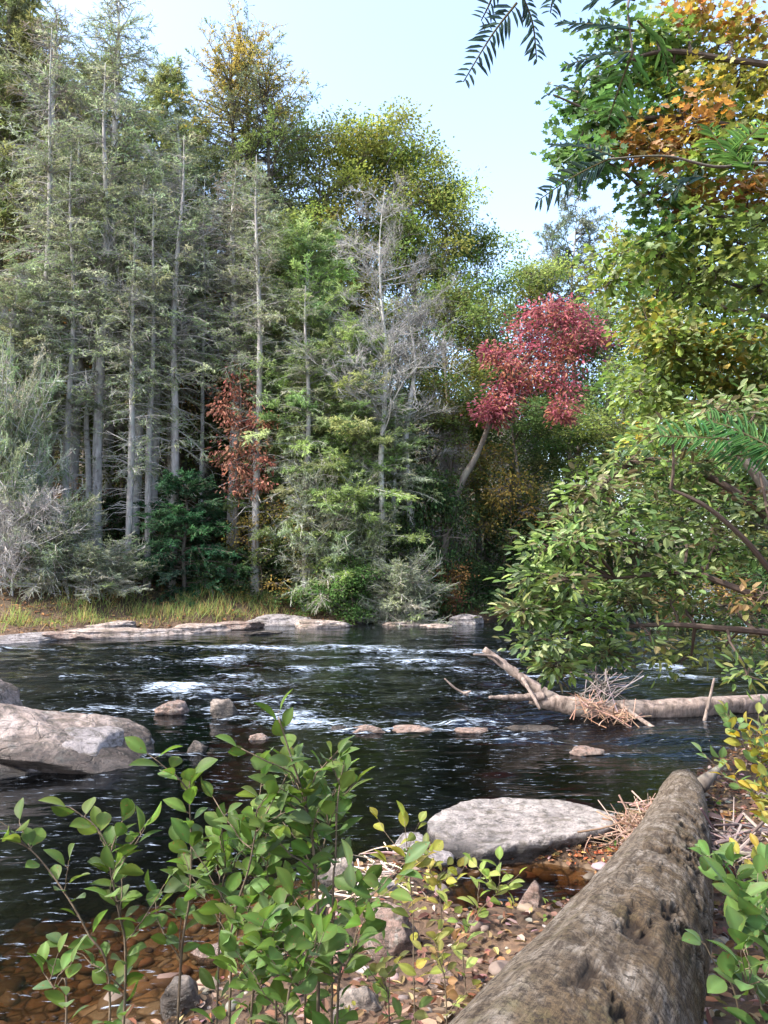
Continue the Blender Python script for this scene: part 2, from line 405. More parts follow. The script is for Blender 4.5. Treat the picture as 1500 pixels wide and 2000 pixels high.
# riffle: water stands 8 cm higher upstream of a stony lip
l0 = G(250, 1400); l1 = G(760, 1420); l2 = G(1080, 1440); l3 = G(1400, 1492)
lipY = np.interp(X, [-20, l0[0], l1[0], l2[0], l3[0], 8], [l0[1] + 1, l0[1], l1[1], l2[1], l3[1], l3[1] + 2]) + .35 * vnoise(X * .9, Y * .3, 2)
up = sstep(-.25, 1.5, Y - lipY)
riff = up * sstep(26, 17, Y)
WZ = .10 * sstep(0, 1.6, Y - lipY)
amp = .008 + .04 * riff * (.55 + .45 * vnoise(X * .35, Y * .5, 5)) + .006 * sstep(20, 12, Y) * up
WZ = WZ + amp * (fbm(X * 1.3 + .5 * Y, Y * 3.0, .0, 3)) + .12 * amp * fbm(X * 3.5, Y * 7.5, 3., 2)
WZ = WZ + .018 * sstep(1.4, .1, np.abs(Y - lipY - .4)) * fbm(X * 1.7 + Y * .9, Y * 5 - X * 1.5, 1, 2)
WZ = WZ + foam * (.05 + .05 * fbm(X * 3, Y * 5, 7, 3))
# ripple V from the big left boulder
WZ = WZ + .004 * fbm(X * 2 + Y, Y * 6 - X * 2.5, 9, 2) * sstep(12, 6, Y)
keep = (TZ[FQ] < WZ[FQ] + .05).any(1) & (X[FQ].mean(1) > -70)
wa = Acc(); wa.add(np.stack([X, Y, WZ], 1), FQ[keep])
m, nt = new_mat('river_water'); n = N(nt)
pos = n('ShaderNodeNewGeometry').outputs['Position']
dep = n('ShaderNodeAttribute', attribute_name='depth').outputs['Fac']; fo = n('ShaderNodeAttribute', attribute_name='foam').outputs['Fac']
w1 = n.noise(n.mapping(pos, (1.0, 3.6, 1)), 1.5, 3, .5, .6); w2 = n.noise(n.mapping(pos, (2.2, 7, 1)), 2.0, 3, .5, .3)
hh = n.math('ADD', w1, n.math('MULTIPLY', w2, .4))
rif = n('ShaderNodeAttribute', attribute_name='riff').outputs['Fac']
st = n.math('MULTIPLY_ADD', rif, .33); st.node.inputs[2].default_value = .08
bp = n('ShaderNodeBump', {'Height': hh, 'Strength': st, 'Distance': .07}).outputs[0]
tcol = n.ramp(n.math('MULTIPLY', dep, 1.25), [(0, (.8, .72, .6)), (.2, (.34, .25, .155)), (.45, (.07, .062, .04)), (.9, (.010, .014, .020))])
tr = n('ShaderNodeBsdfTransparent', {'Color': tcol}).outputs[0]
gl = n('ShaderNodeBsdfGlossy', {'Color': (.90, .95, 1, 1), 'Roughness': .10, 'Normal': bp}).outputs[0]
fr = n('ShaderNodeFresnel', {'IOR': 1.33, 'Normal': bp}).outputs[0]
wsh = n('ShaderNodeMixShader', {0: fr, 1: tr, 2: gl}).outputs[0]
fn = n.noise(n.mapping(pos, (1.5, 6, 1)), 3.4, 7, .72, .8)
fm = n.math('ADD', n.math('MULTIPLY', fo, .46), n.math('MULTIPLY', n.math('SUBTRACT', fn, .5), 2.4))
fm = n('ShaderNodeMapRange', {'Value': fm, 'From Min': .24, 'From Max': .66}).outputs[0]
fsh = n('ShaderNodeBsdfDiffuse', {'Color': (.56, .66, .80, 1)}).outputs[0]
n.out(n('ShaderNodeMixShader', {0: n.math('MULTIPLY', fm, .62), 1: wsh, 2: fsh}).outputs[0])
wm = wa.mesh('river_water', True, {'depth': np.clip(WZ - TZ, 0, 3), 'foam': foam, 'riff': np.clip(riff + 1.3 * np.exp(-((Y - lipY - .2) / 1.1) ** 2) * sstep(.5, 2.2, X), 0, 2.2)})
tag(part('river_water', wm, m), 'dark shallow river with white riffles over a brown stony bed', 'river', kind='structure')

def wz(x, y): # water level near a point
    ly = np.interp(x, [-20, l0[0], l1[0], l2[0], l3[0], 8], [l0[1] + 1, l0[1], l1[1], l2[1], l3[1], l3[1] + 2])
    return .10 * float(sstep(0, 1.6, np.array(y - ly)))

# ------------------------------------------------------------------ rocks
def ico(sub):
    bm = bmesh.new(); bmesh.ops.create_icosphere(bm, subdivisions=sub, radius=1)
    v = np.array([x.co[:] for x in bm.verts]); f = np.array([[w.index for w in p.verts] for p in bm.faces]); bm.free()
    return v, f
ICO = {k: ico(k) for k in (2, 3, 4, 5, 6)}
def rock_shape(seed, size, sub=4, cuts=7, rough=.08, sq=.8, topcut=None, layer=0., under=0.):
    rng = np.random.default_rng(seed); v, f = ICO[sub]; v = v.copy()
    v = np.sign(v) * np.abs(v) ** sq; v = v / np.max(np.abs(v))
    off = rng.uniform(0, 90, 3)
    v *= (1 + .22 * fbm(v[:, 0] * 1.1 + off[0], v[:, 1] * 1.1 + off[1], v[:, 2] * 1.1 + off[2], 2))[:, None]
    for i in range(cuts):
        nn = norm(rng.normal(size=3) * [1, 1, .8]); d = rng.uniform(.55, .85)
        ex = np.maximum(0, v @ nn - d); v -= ex[:, None] * nn * .92
    if topcut is not None:
        nn = norm(np.array(topcut[:3], float)); ex = np.maximum(0, v @ nn - topcut[3]); v -= ex[:, None] * nn * .96
    if under: # undercut: the lower half narrows
        k = np.clip(-v[:, 2] + .1, 0, 1); v[:, :2] *= (1 - under * k)[:, None]
    dr = norm(v)
    v += dr * (rough * fbm(v[:, 0] * 3 + off[1], v[:, 1] * 3 + off[2], v[:, 2] * 3 + off[0], 5) + rough * .25 * fbm(v[:, 0] * 14, v[:, 1] * 14, v[:, 2] * 14 + off[0], 3))[:, None]
    if layer: v[:, :2] *= (1 + layer * np.sign(np.sin(v[:, 2] * 9 + 1.5 * vnoise(v[:, 0] * 2, v[:, 1] * 2))) * .5)[:, None]
    a = Acc(); a.add(v * np.array(size), f); return a
def rock(name, label, loc, size, mat, seed, rz=0, tilt=(0, 0), group=None, **kw):
    o = part(name, rock_shape(seed, size, **kw).mesh(name, True), M[mat])
    o.location = loc; o.rotation_euler = (tilt[0], tilt[1], rz)
    return tag(o, label, 'rock', group)

# big left boulder group
c = np.array([-4.25, 8.95, .02])
rock('boulder', 'large pale domed boulder rising from the river at the left', c + [-.05, 0, .0], (1.62, 1.05, .62), 'rock_boulder', 411, rz=.12, tilt=(.0, .1), sub=6, cuts=4, rough=.05, sq=.9)
rock('boulder', 'pale layered boulder behind the large domed one at the left edge', (-5.65, 9.75, .12), (1.25, .9, .62), 'rock_boulder', 77, rz=-.2, tilt=(.05, .12), sub=5, cuts=5, rough=.05, layer=.03)
rock('boulder', 'smooth grey boulder shoulder sloping into water beside the large domed one', (-3.45, 8.95, -.08), (.85, .75, .46), 'rock_grey', 31, rz=.3, tilt=(0, .18), sub=5, cuts=3, rough=.03, sq=.95)
rock('ledge_rock', 'low wet dark ledge at the foot of the large left boulder', (-4.9, 7.85, -.12), (1.15, .42, .26), 'rock_dark', 34, rz=.15, sub=5, cuts=5, rough=.08)
# stones in the river
def at_water(px, py, dz=0): 
    g = G(px, py); g = G(px, py, wz(g[0], g[1])); return g + [0, 0, dz]
for (nm, px, py, s, mat, seed, rz, lab) in [
    ('river_stone', 332, 1392, (.25, .19, .15), 'rock_pink', 5, .2, 'brown pointed stone at the white water above the large left boulder'),
    ('river_stone', 436, 1398, (.24, .2, .2), 'rock_tan', 16, .7, 'wedge shaped stone just right of the brown pointed stone'),
    ('river_stone', 383, 1470, (.14, .13, .13), 'rock_tan', 8, .2, 'small round stone alone in the calm pool right of the large boulder'),
    ('river_stone', 712, 1430, (.28, .15, .07), 'rock_pink', 12, .05, 'flat pinkish stone barely awash in mid river'),
    ('river_stone', 806, 1428, (.3, .15, .06), 'rock_pink', 13, -.1, 'longer flat brown stone beside the pinkish one awash in mid river'),
    ('river_stone', 505, 1444, (.14, .12, .07), 'rock_pink', 14, 0, 'tiny reddish stone showing behind the tall sapling tip'),
    ('river_stone', 660, 1426, (.14, .1, .06), 'rock_tan', 15, .4, 'tiny tan stone just left of the flat pinkish one'),
    ('river_stone', 925, 1428, (.24, .13, .05), 'rock_pink', 18, .1, 'low stone at the lip of the riffle left of the fallen log'),
    ('river_stone', 1030, 1428, (.34, .14, .06), 'rock_tan', 19, .1, 'low pale stone in the riffle under the fallen log branch'),
    ('river_stone', 1145, 1472, (.22, .12, .06), 'rock_pink', 20, .1, 'small reddish stone at the edge of the dark pool'),
]:
    rock(nm, lab, at_water(px, py, s[2] * .18), s, mat, seed, rz, group='stones standing in the river', sub=4, cuts=9, rough=.08)
# flat slab
OUT = [(832, 1612, .13), (852, 1588, .16), (905, 1566, .18), (985, 1557, .19), (1065, 1559, .20), (1140, 1570, .205), (1193, 1586, .21), (1208, 1602, .21), (1168, 1617, .21), (1095, 1632, .19), (1010, 1647, .16), (940, 1664, .12), (893, 1672, .09), (852, 1650, .11)]
po = np.array([G(*q) for q in OUT]); kk_ = len(po); po = smooth_path(np.vstack([po, po[:1]]), 181)[:180]
cen = np.array([1.06, 6.12, .17]); a_ = np.linspace(0, 2 * PI, 180, endpoint=False)
po[:, :2] += .012 * fbm(np.cos(a_) * 9, np.sin(a_) * 9, 3., 4)[:, None] * norm(po[:, :2] - cen[:2])
rings = []
for q in np.linspace(.02, .97, 34): r_ = cen + (po - cen) * q; r_[:, 2] += .018 * fbm(r_[:, 0] * 4, r_[:, 1] * 6, 1., 5); rings.append(r_)
for (q, dz) in [(.985, -.008), (1., -.022), (1.0, -.04), (.985, -.06), (.95, -.085), (.90, -.11), (.86, -.15), (.82, -.21), (.75, -.28), (.6, -.34)]:
    r_ = cen + (po - cen) * q; r_[:, 2] = po[:, 2] + dz; r_[:, :2] += (.016 * fbm(r_[:, 0] * 7, r_[:, 1] * 7, r_[:, 2] * 16, 4))[:, None] * norm(po[:, :2] - cen[:2]); rings.append(r_)
nr_ = len(rings); k = np.arange(180); k2 = (k + 1) % 180; q = np.stack([k, k + 180, k2 + 180, k2], 1)
ac = Acc(); ac.add(np.concatenate(rings) - [1.06, 6.12, 0], [(q[None] + (np.arange(nr_ - 1) * 180)[:, None, None]).reshape(-1, 4), np.arange(180)[None, :], (np.arange(180) + (nr_ - 1) * 180)[None, ::-1]])
o = part('slab_rock', ac.mesh('slab_rock', True), M['rock_slab_shaded']); o.location = (1.06, 6.12, 0)
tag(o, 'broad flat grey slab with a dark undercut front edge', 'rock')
# near stones
for (nm, px, py, z, s, mat, seed, rz, lab) in [
    ('stone', 803, 1662, .06, (.15, .12, .13), 'rock_grey', 21, .2, 'small grey stone touching the left tip of the flat slab'),
    ('stone', 845, 1690, .04, (.16, .1, .07), 'rock_grey', 22, .2, 'low flat grey stone below the left tip of the flat slab'),
    ('stone', 660, 1728, .06, (.15, .14, .15), 'rock_tan', 23, .5, 'white rounded stone behind the tall sapling stem'),
    ('stone', 762, 1850, .10, (.17, .17, .19), 'rock_pink', 24, .9, 'pinkish rounded stone on the bank below the yellow leaved plant'),
    ('stone', 1042, 1822, .04, (.11, .09, .10), 'rock_pink', 252, .6, 'pink wedge stone in the puddle beside the big log'),
    ('stone', 1183, 1705, .12, (.1, .08, .07), 'rock_grey', 26, .2, 'small blue grey stone wedged against the left side of the big log'),
    ('stone', 345, 1968, .02, (.13, .12, .14), 'rock_tan', 27, .2, 'pale upright stone at the bottom edge among the shrub stems'),
    ('stone', 405, 1862, -.02, (.12, .1, .08), 'rock_pink', 28, .2, 'orange pink stone in the shallows behind the shrub'),
    ('stone', 750, 1752, .05, (.09, .07, .06), 'rock_grey', 29, .2, 'small pale stone just right of the white rounded one'),
    ('stone', 905, 1720, .05, (.18, .1, .05), 'rock_pink', 30, .3, 'flat reddish stone at the near edge of the puddle, under the slab'),
    ('stone', 600, 1810, .02, (.11, .08, .06), 'rock_pink', 31, .3, 'small rusty stone at the waterline behind the shrub'),
    ('stone', 700, 1960, .22, (.12, .09, .08), 'rock_tan', 33, .3, 'tan stone on the bank at the bottom edge right of the shrub'),
    ('stone', 860, 1900, .22, (.1, .08, .06), 'rock_pink', 35, .3, 'small pink stone lying in leaf litter left of the big log'),
    ('stone', 1010, 1700, .0, (.25, .2, .05), 'rock_dark', 36, .3, 'flat dark stone lying submerged in the puddle'),
]:
    c = G(px, py, z); rock(nm, lab, (c[0], c[1], tz(c[0], c[1]) + s[2] * .25), s, mat, seed, rz, group='stones on the near bank', sub=4, cuts=8, rough=.07)
# far bank ledges
for (px, py, w, h, mat, seed, lab) in [
    (30, 1256, 1.3, .32, 'rock_grey', 41, 'grey ledge with a dark overhang at the far left of the opposite bank'),
    (112, 1250, .7, .3, 'rock_pink', 42, 'rusty ledge next to the dark overhang on the opposite bank'),
    (160, 1248, .5, .34, 'rock_dark', 43, 'short dark rock between the rusty and the long grey ledge'),
    (252, 1244, 1.5, .3, 'rock_far', 44, 'long grey ledge under the tall yellow grass'),
    (372, 1236, 1.3, .32, 'rock_far', 45, 'pale ledge with rusty stains below the dark hemlock'),
    (448, 1230, 1.1, .34, 'rock_pink', 46, 'pinkish ledge in the middle of the opposite bank'),
    (535, 1222, 1.35, .5, 'rock_grey', 47, 'tallest flat-topped grey ledge on the opposite bank'),
    (520, 1238, .6, .15, 'rock_dark', 48, 'low black wet rock at the foot of the tallest ledge'),
    (628, 1226, .9, .32, 'rock_far', 49, 'low sloping ledge right of the tallest ledge'),
    (690, 1218, .5, .4, 'rock_dark', 50, 'dark jagged rock at the foot of the bright green shrub'),
    (738, 1213, 1.05, .5, 'rock_grey', 51, 'pale grey rock under the grey twiggy bush'),
    (790, 1222, .8, .2, 'rock_far', 52, 'low brown rock at the right foot of the pale grey one'),
    (912, 1220, .62, .4, 'rock_grey', 53, 'isolated white rounded rock at the bend of the river'),
    (862, 1225, .5, .1, 'rock_far', 54, 'flat stone awash just left of the isolated white rock'),
    (205, 1236, .9, .4, 'rock_far', 55, 'tan rock behind the short dark one on the opposite bank'),
    (320, 1226, .9, .4, 'rock_pink', 56, 'rust coloured rock half hidden in grass behind the pale ledge'),
]:
    c = G(px, py, .1)
    rock('bank_rock', lab, (c[0], c[1] + .35, .08), (w * 1.2, .62, h * .78), mat, seed, .42, (.0, .02), 'ledges along the opposite bank', sub=5, cuts=12, rough=.07, sq=.6, layer=.05)

# ------------------------------------------------------------------ logs
def log_mat():
    m, nt = new_mat('rotten_log_wood'); n = N(nt)
    tc = n('ShaderNodeTexCoord').outputs['Object']
    dep = n('ShaderNodeAttribute', attribute_name='pit').outputs['Fac']
    ang = n('ShaderNodeAttribute', attribute_name='ang').outputs['Fac']
    tc = n.mapping(n('ShaderNodeAttribute', attribute_name='lc').outputs['Vector'], (.28, .28, 1))
    st = n.mapping(tc, (1, 1, .2))
    f1 = n.noise(st, 24, 8, .72, .5); f2 = n.noise(tc, 4.5, 7, .68, .6); f3 = n.noise(tc, 52, 6, .78)
    col = n.ramp(f1, [(.37, (.075, .054, .038)), (.48, (.215, .172, .128)), (.60, (.38, .325, .265))])
    rot = n.ramp(f2, [(.42, (0,) * 3), (.58, (1,) * 3)])
    brown = n.ramp(f3, [(.3, (.05, .032, .018)), (.7, (.19, .13, .07))])
    col = n.mix(n.math('MULTIPLY', rot, n.math('MULTIPLY_ADD', ang, .9)), col, brown)
    moss = n.ramp(n.noise(tc, 5, 6, .7), [(.56, (0,) * 3), (.68, (.55,) * 3)])
    col = n.mix(moss, col, (.12, .105, .04))
    col = n.mix(n.math('MULTIPLY', dep, .95), col, (.03, .018, .010))
    col = n.mix(n.ramp(f3, [(.40, (.9,) * 3), (.52, (0,) * 3)]), col, (.045, .031, .021))
    f4 = n.noise(n.mapping(tc, (1, 1, .05)), 40, 5, .7, .3)
    col = n.mix(n.ramp(f4, [(.36, (.5,) * 3), (.45, (0,) * 3)]), col, (.06, .042, .03))
    h = n.math('ADD', n.math('ADD', f1, n.math('MULTIPLY', f4, .5)), n.math('MULTIPLY', f3, .5))
    bp = n('ShaderNodeBump', {'Height': h, 'Strength': 1., 'Distance': .045}).outputs[0]
    n.out(n('ShaderNodeBsdfPrincipled', {'Base Color': col, 'Roughness': .92, 'Normal': bp, 'Specular IOR Level': .2}).outputs[0]); return m
M['log'] = log_mat()
A0 = np.array([0.18, 1.25, 1.17]); A1 = np.array([2.82, 7.25, .14])
lg = empty('fallen_log', 'big rotten barkless log running from the bottom edge down to the pool', 'log', tuple(A0 - [0, 0, .3]))
nl, ns = 420, 200
t = np.linspace(0, 1, nl); ax = A0[None] + (A1 - A0)[None] * t[:, None]
ax = ax + np.stack([.05 * np.sin(t * 4.2), 0 * t, .03 * np.sin(t * 6 + 1)], 1)
rad = np.interp(t, [0, .15, .45, .6, .8, .93, 1], [.232, .224, .214, .208, .19, .163, .14])
d = norm(np.gradient(ax, axis=0)); fr = frames(d, np.tile([0, 0, 1.], (nl, 1)))
a = np.linspace(0, 2 * PI, ns, endpoint=False)
ca, sa = np.cos(a), np.sin(a)
S = t[:, None] * 6.6 + 0 * a[None]; CA = ca[None] + 0 * S; SA = sa[None] + 0 * S
big = .05 * fbm(CA * 1.2 + 3, SA * 1.2, S * .7, 3)
grain = .014 * fbm(CA * 5, SA * 5, S * .9, 4) + .010 * fbm(CA * 12, SA * 12, S * 7., 4)
pn = fbm(CA * 2.4 + 9, SA * 2.4, S * 2.6 + 4, 3); pitn = fbm(CA * 5.2 + 20, SA * 5.2, S * 8.5, 5)
right = sstep(-.55, .6, ca)[None] * (.35 + .65 * sstep(.85, .3, t))[:, None]
pit = sstep(.56, .72, pitn + .3 * pn) * right
scar = sstep(.30, .75, pn) * right
rr = rad[:, None] * (1 + big + grain - .075 * pit - .03 * scar)
endk = (t > .985)[:, None] * (.12 * vnoise(CA * 4, SA * 4, 2.))
v = ax[:, None] + (CA[..., None] * fr[:, None, :, 0] + SA[..., None] * fr[:, None, :, 2]) * rr[..., None] + d[:, None] * endk[..., None]
k = np.arange(ns); k2 = (k + 1) % ns; q = np.stack([k, k2, k2 + ns, k + ns], 1)
fc = (q[None] + (np.arange(nl - 1) * ns)[:, None, None]).reshape(-1, 4)
la = Acc(); la.add(v.reshape(-1, 3) - (A0 - [0, 0, .3]), col=np.stack([CA, SA, S], -1).reshape(-1, 3), faces=[fc, np.arange(ns)[None, ::-1], (np.arange(ns) + (nl - 1) * ns)[None]])
part('trunk', la.mesh('log_trunk', True, {'pit': np.clip(pit + .35 * scar, 0, 1).ravel(), 'ang': (right * .9).ravel()}), M['log'], lg)
# broken stub and splinters at the far end
e0 = A0 - [0, 0, .3]
sa_ = Acc(); p = A0 + (A1 - A0) * .93
tube(sa_, [p + [.1, 0, .05] - e0, p + [.27, .1, .14] - e0, p + [.4, .16, .2] - e0], [.06, .04, .012], 9, 8, .2, 3)
part('broken_branch', sa_.mesh('broken_branch', True), M['bark_brown'], lg)
sb = Acc(); rng = np.random.default_rng(5)
for i in range(16):
    an = rng.uniform(0, 2 * PI); b = A1 - e0 + fr[-1, :, 0] * math.cos(an) * .11 + fr[-1, :, 2] * math.sin(an) * .11
    tube(sb, [b - d[-1] * .1, b + d[-1] * rng.uniform(.03, .12) + rng.normal(0, .01, 3)], [.03, .006], 5)
part('splintered_end', sb.mesh('splintered_end'), M['bark_brown'], lg)

def drift(name, label, base, paths, mat, cat='log', parts=('trunk', 'branch')):
    g = empty(name, label, cat, tuple(base))
    for i, (pts, rads) in enumerate(paths):
        ac = Acc(); tube(ac, np.array(pts) - base, rads, 14 if rads[0] > .05 else 7, 40 if rads[0] > .05 else 14, .22, i * 3.1 + 1)
        part(parts[0] if i == 0 else parts[1], ac.mesh(name + '_' + parts[min(i, 1)], True), M[mat], g)
    return g
M['drift'] = bark_mat('driftwood', (.06, .045, .037), (.28, .215, .18), (.17, .14, .12), 14, .3, 1.)
pp = lambda *a: [P(*q) for q in a]
drift('driftwood_log', 'long pale fallen log lying across the water with a limb slanting up', P(1060, 1400, 10.6),
      [(pp((1035, 1362, 10.9), (1100, 1375, 10.8), (1200, 1388, 10.7), (1320, 1384, 10.8), (1420, 1378, 11.), (1530, 1372, 11.3), (1640, 1370, 11.6)), [.09, .115, .13, .135, .13, .13, .12]),
       (pp((1090, 1372, 10.85), (1045, 1342, 10.9), (990, 1303, 11.), (945, 1268, 11.1)), [.09, .072, .062, .05]),
       (pp((1060, 1360, 10.8), (1010, 1362, 10.7), (955, 1362, 10.6)), [.06, .045, .02]),
       (pp((1020, 1325, 10.9), (1035, 1350, 10.6), (1055, 1385, 10.4)), [.03, .03, .02]),
       (pp((985, 1300, 11.), (960, 1282, 10.9), (925, 1278, 10.8)), [.03, .02, .012]),
       (pp((1365, 1450, 10.3), (1380, 1390, 10.5), (1395, 1325, 10.6)), [.025, .022, .015]),
       (pp((1210, 1375, 10.6), (1280, 1425, 10.1), (1330, 1450, 9.9)), [.035, .03, .015])], 'drift')
drift('bare_stick', 'thin forked stick poking from mid river left of the slanting limb', P(900, 1360, 12),
      [(pp((915, 1358, 12), (890, 1345, 12), (868, 1325, 12)), [.02, .018, .01]), (pp((905, 1355, 12), (920, 1350, 12)), [.03, .012])], 'drift', 'stick', ('stem', 'twig'))

def twig_pile(name, label, pts, n, ln, rr_, cols, seed, up=.5, cat='twigs', group=None):
    rng = np.random.default_rng(seed); a = Acc(); pts = np.array(pts)
    for i in range(n):
        c = pts[rng.integers(len(pts))] + rng.normal(0, 1, 3) * [.09, .07, .04]
        dd = norm(rng.normal(size=3) * [1, .8, up]); L = ln * rng.uniform(.4, 1.3)
        tube(a, [c - dd * L * .5, c + rng.normal(0, .03 * L, 3), c + dd * L * .5], np.array([1, .8, .3]) * rr_ * rng.uniform(.6, 1.4), 5, 6, col=pick(rng, cols, 1)[0])
    return tag(part(name, a.mesh(name), M['twig']), label, cat, group)
DC = [(.24, .16, .12), (.18, .11, .075), (.30, .225, .18)]
twig_pile('twig_pile', 'tangle of reddish dead twigs between the flat slab and the big log', [P(1220, 1625, 6.0), P(1250, 1590, 6.3), P(1235, 1610, 6.15), P(1265, 1600, 6.2), P(1210, 1650, 5.8)], 150, .32, .006, DC, 3)
twig_pile('twig_pile', 'clump of dead grass and twigs caught on the fallen log', [P(1170, 1385, 10.5), P(1195, 1395, 10.4), P(1150, 1375, 10.5), P(1215, 1400, 10.3)], 110, .42, .006, [(.26, .15, .10), (.2, .135, .10), (.31, .2, .15)], 4)
twig_pile('twig_pile', 'grey brushwood standing up from the fallen log', [P(1175, 1335, 10.7), P(1165, 1350, 10.7), P(1190, 1345, 10.7)], 40, .75, .006, [(.25, .21, .195), (.19, .155, .14)], 6, up=1.2)
twig_pile('twig_pile', 'dark roots and twigs on the bank right of the big log', [P(1440, 1660, 4.6), P(1470, 1640, 4.8), P(1420, 1650, 4.8)], 60, .45, .01, [(.12, .09, .08), (.2, .16, .14)], 7)
twig_pile('twig_pile', 'pale sticks on the bank near the white rounded stone', [P(725, 1715, 5.2), P(700, 1740, 5.0), P(760, 1700, 5.3), P(740, 1690, 5.5)], 40, .3, .007, [(.36, .29, .22), (.45, .38, .3)], 8, up=.2)

# ------------------------------------------------------------------ ground litter (stuff)
def litter(name, label, n, region, cols, L, seed, mat='litter', lift=.012, dens=None):
    rng = np.random.default_rng(seed); x = rng.uniform(region[0], region[1], n); y = rng.uniform(region[2], region[3], n)
    z = terrain(x, y); k = z > .0
    if dens is not None: k &= rng.random(n) < dens(x, y)
    x, y, z = x[k], y[k], z[k]; n = len(x)
    a = Acc(); dd = rng.normal(size=(n, 3)) * [1, 1, .25]; nh = rng.normal(size=(n, 3)) * .45 + [0, 0, 1]
    leaves(a, np.stack([x, y, z + lift], 1) + rng.uniform(0, .012, (n, 1)) * [0, 0, 1], dd, nh, L * rng.uniform(.5, 1.3, n), L * .6 * rng.uniform(.5, 1.2, n), pick(rng, cols, n, jit=.25), T_OV)
    tag(part(name, a.mesh(name), M[mat]), label, 'leaf litter', kind='stuff')
LC = [(.16, .10, .06), (.12, .07, .045), (.19, .09, .05), (.22, .15, .095), (.09, .055, .035), (.25, .19, .155), (.17, .085, .07), (.24, .17, .08)]
litter('leaf_litter', 'fallen brown, orange and pink leaves on the near bank', 16000, (-1.5, 5.5, 1.2, 9.5), LC, .065, 2)
litter('leaf_litter', 'rusty leaves washed up below the flat slab', 2600, (.35, 2.0, 5.0, 5.95), [(.30, .09, .04), (.26, .12, .06), (.20, .065, .04), (.34, .2, .09)], .05, 9, dens=lambda x, y: np.exp(-((y - 5.55 - .12 * x) / .16) ** 2))
litter('leaf_litter', 'dry fallen leaves on the opposite bank', 9000, (-14, 6, 21, 33), [(.22, .13, .06), (.30, .17, .08), (.16, .10, .05)], .13, 4)

litter('groundcover', 'small green and yellow seedlings among the leaves on the near bank', 2600, (-.8, 4.5, 1.8, 7.0), [(.10, .15, .04), (.16, .17, .045), (.07, .11, .03), (.2, .16, .05)], .045, 12, mat='leaf_far', lift=.05, dens=lambda x, y: (fbm(x * 2.2, y * 2.2, 6, 2) > .05) * 1.)
def pebbles(name, label, n, region, smin, smax, cols, seed, cond):
    rng = np.random.default_rng(seed); x = rng.uniform(region[0], region[1], n); y = rng.uniform(region[2], region[3], n)
    z = terrain(x, y); k = cond(x, y, z); x, y, z = x[k], y[k], z[k]
    v, f = ICO[2]; a = Acc()
    for i in range(len(x)):
        s = smin + (smax - smin) * rng.random() ** 3
        p = v * (1 + .25 * vnoise(v[:, 0] * 1.6 + i, v[:, 1] * 1.6, v[:, 2] * 1.6))[:, None] * s * [rng.uniform(.8, 1.3), rng.uniform(.7, 1.1), rng.uniform(.4, .7)]
        an = rng.uniform(0, PI); ca_, sa_2 = math.cos(an), math.sin(an)
        p = np.stack([p[:, 0] * ca_ - p[:, 1] * sa_2, p[:, 0] * sa_2 + p[:, 1] * ca_, p[:, 2]], 1) + [x[i], y[i], z[i] + s * .15]
        a.add(p, f, pick(rng, cols, 1, jit=.2)[0])
    tag(part(name, a.mesh(name, True), M['pebble']), label, 'pebbles', kind='stuff')
m, nt = new_mat('pebble'); n = N(nt); c = n('ShaderNodeAttribute', attribute_name='lc').outputs['Color']
f2 = n.noise(n('ShaderNodeTexCoord').outputs['Object'], 40, 4, .7)
n.out(n('ShaderNodeBsdfPrincipled', {'Base Color': n.mix(n.math('MULTIPLY', f2, .6), c, (.08, .06, .05)), 'Roughness': .75}).outputs[0]); M['pebble'] = m
pebbles('riverbed_pebbles', 'brown and rusty cobbles on the bed of the shallows', 2600, (-4.5, 1.5, 2.2, 9), .02, .085, [(.15, .07, .035), (.10, .055, .03), (.17, .085, .04), (.12, .085, .055), (.20, .14, .09), (.05, .035, .025)], 5, lambda x, y, z: (z < -.02) & (z > -.5))
pebbles('bank_pebbles', 'small mixed pebbles on the near bank', 900, (-1.2, 3.6, 2.4, 8.2), .012, .06, [(.2, .15, .12), (.15, .10, .08), (.27, .225, .19), (.2, .12, .09)], 6, lambda x, y, z: (z > -.02))

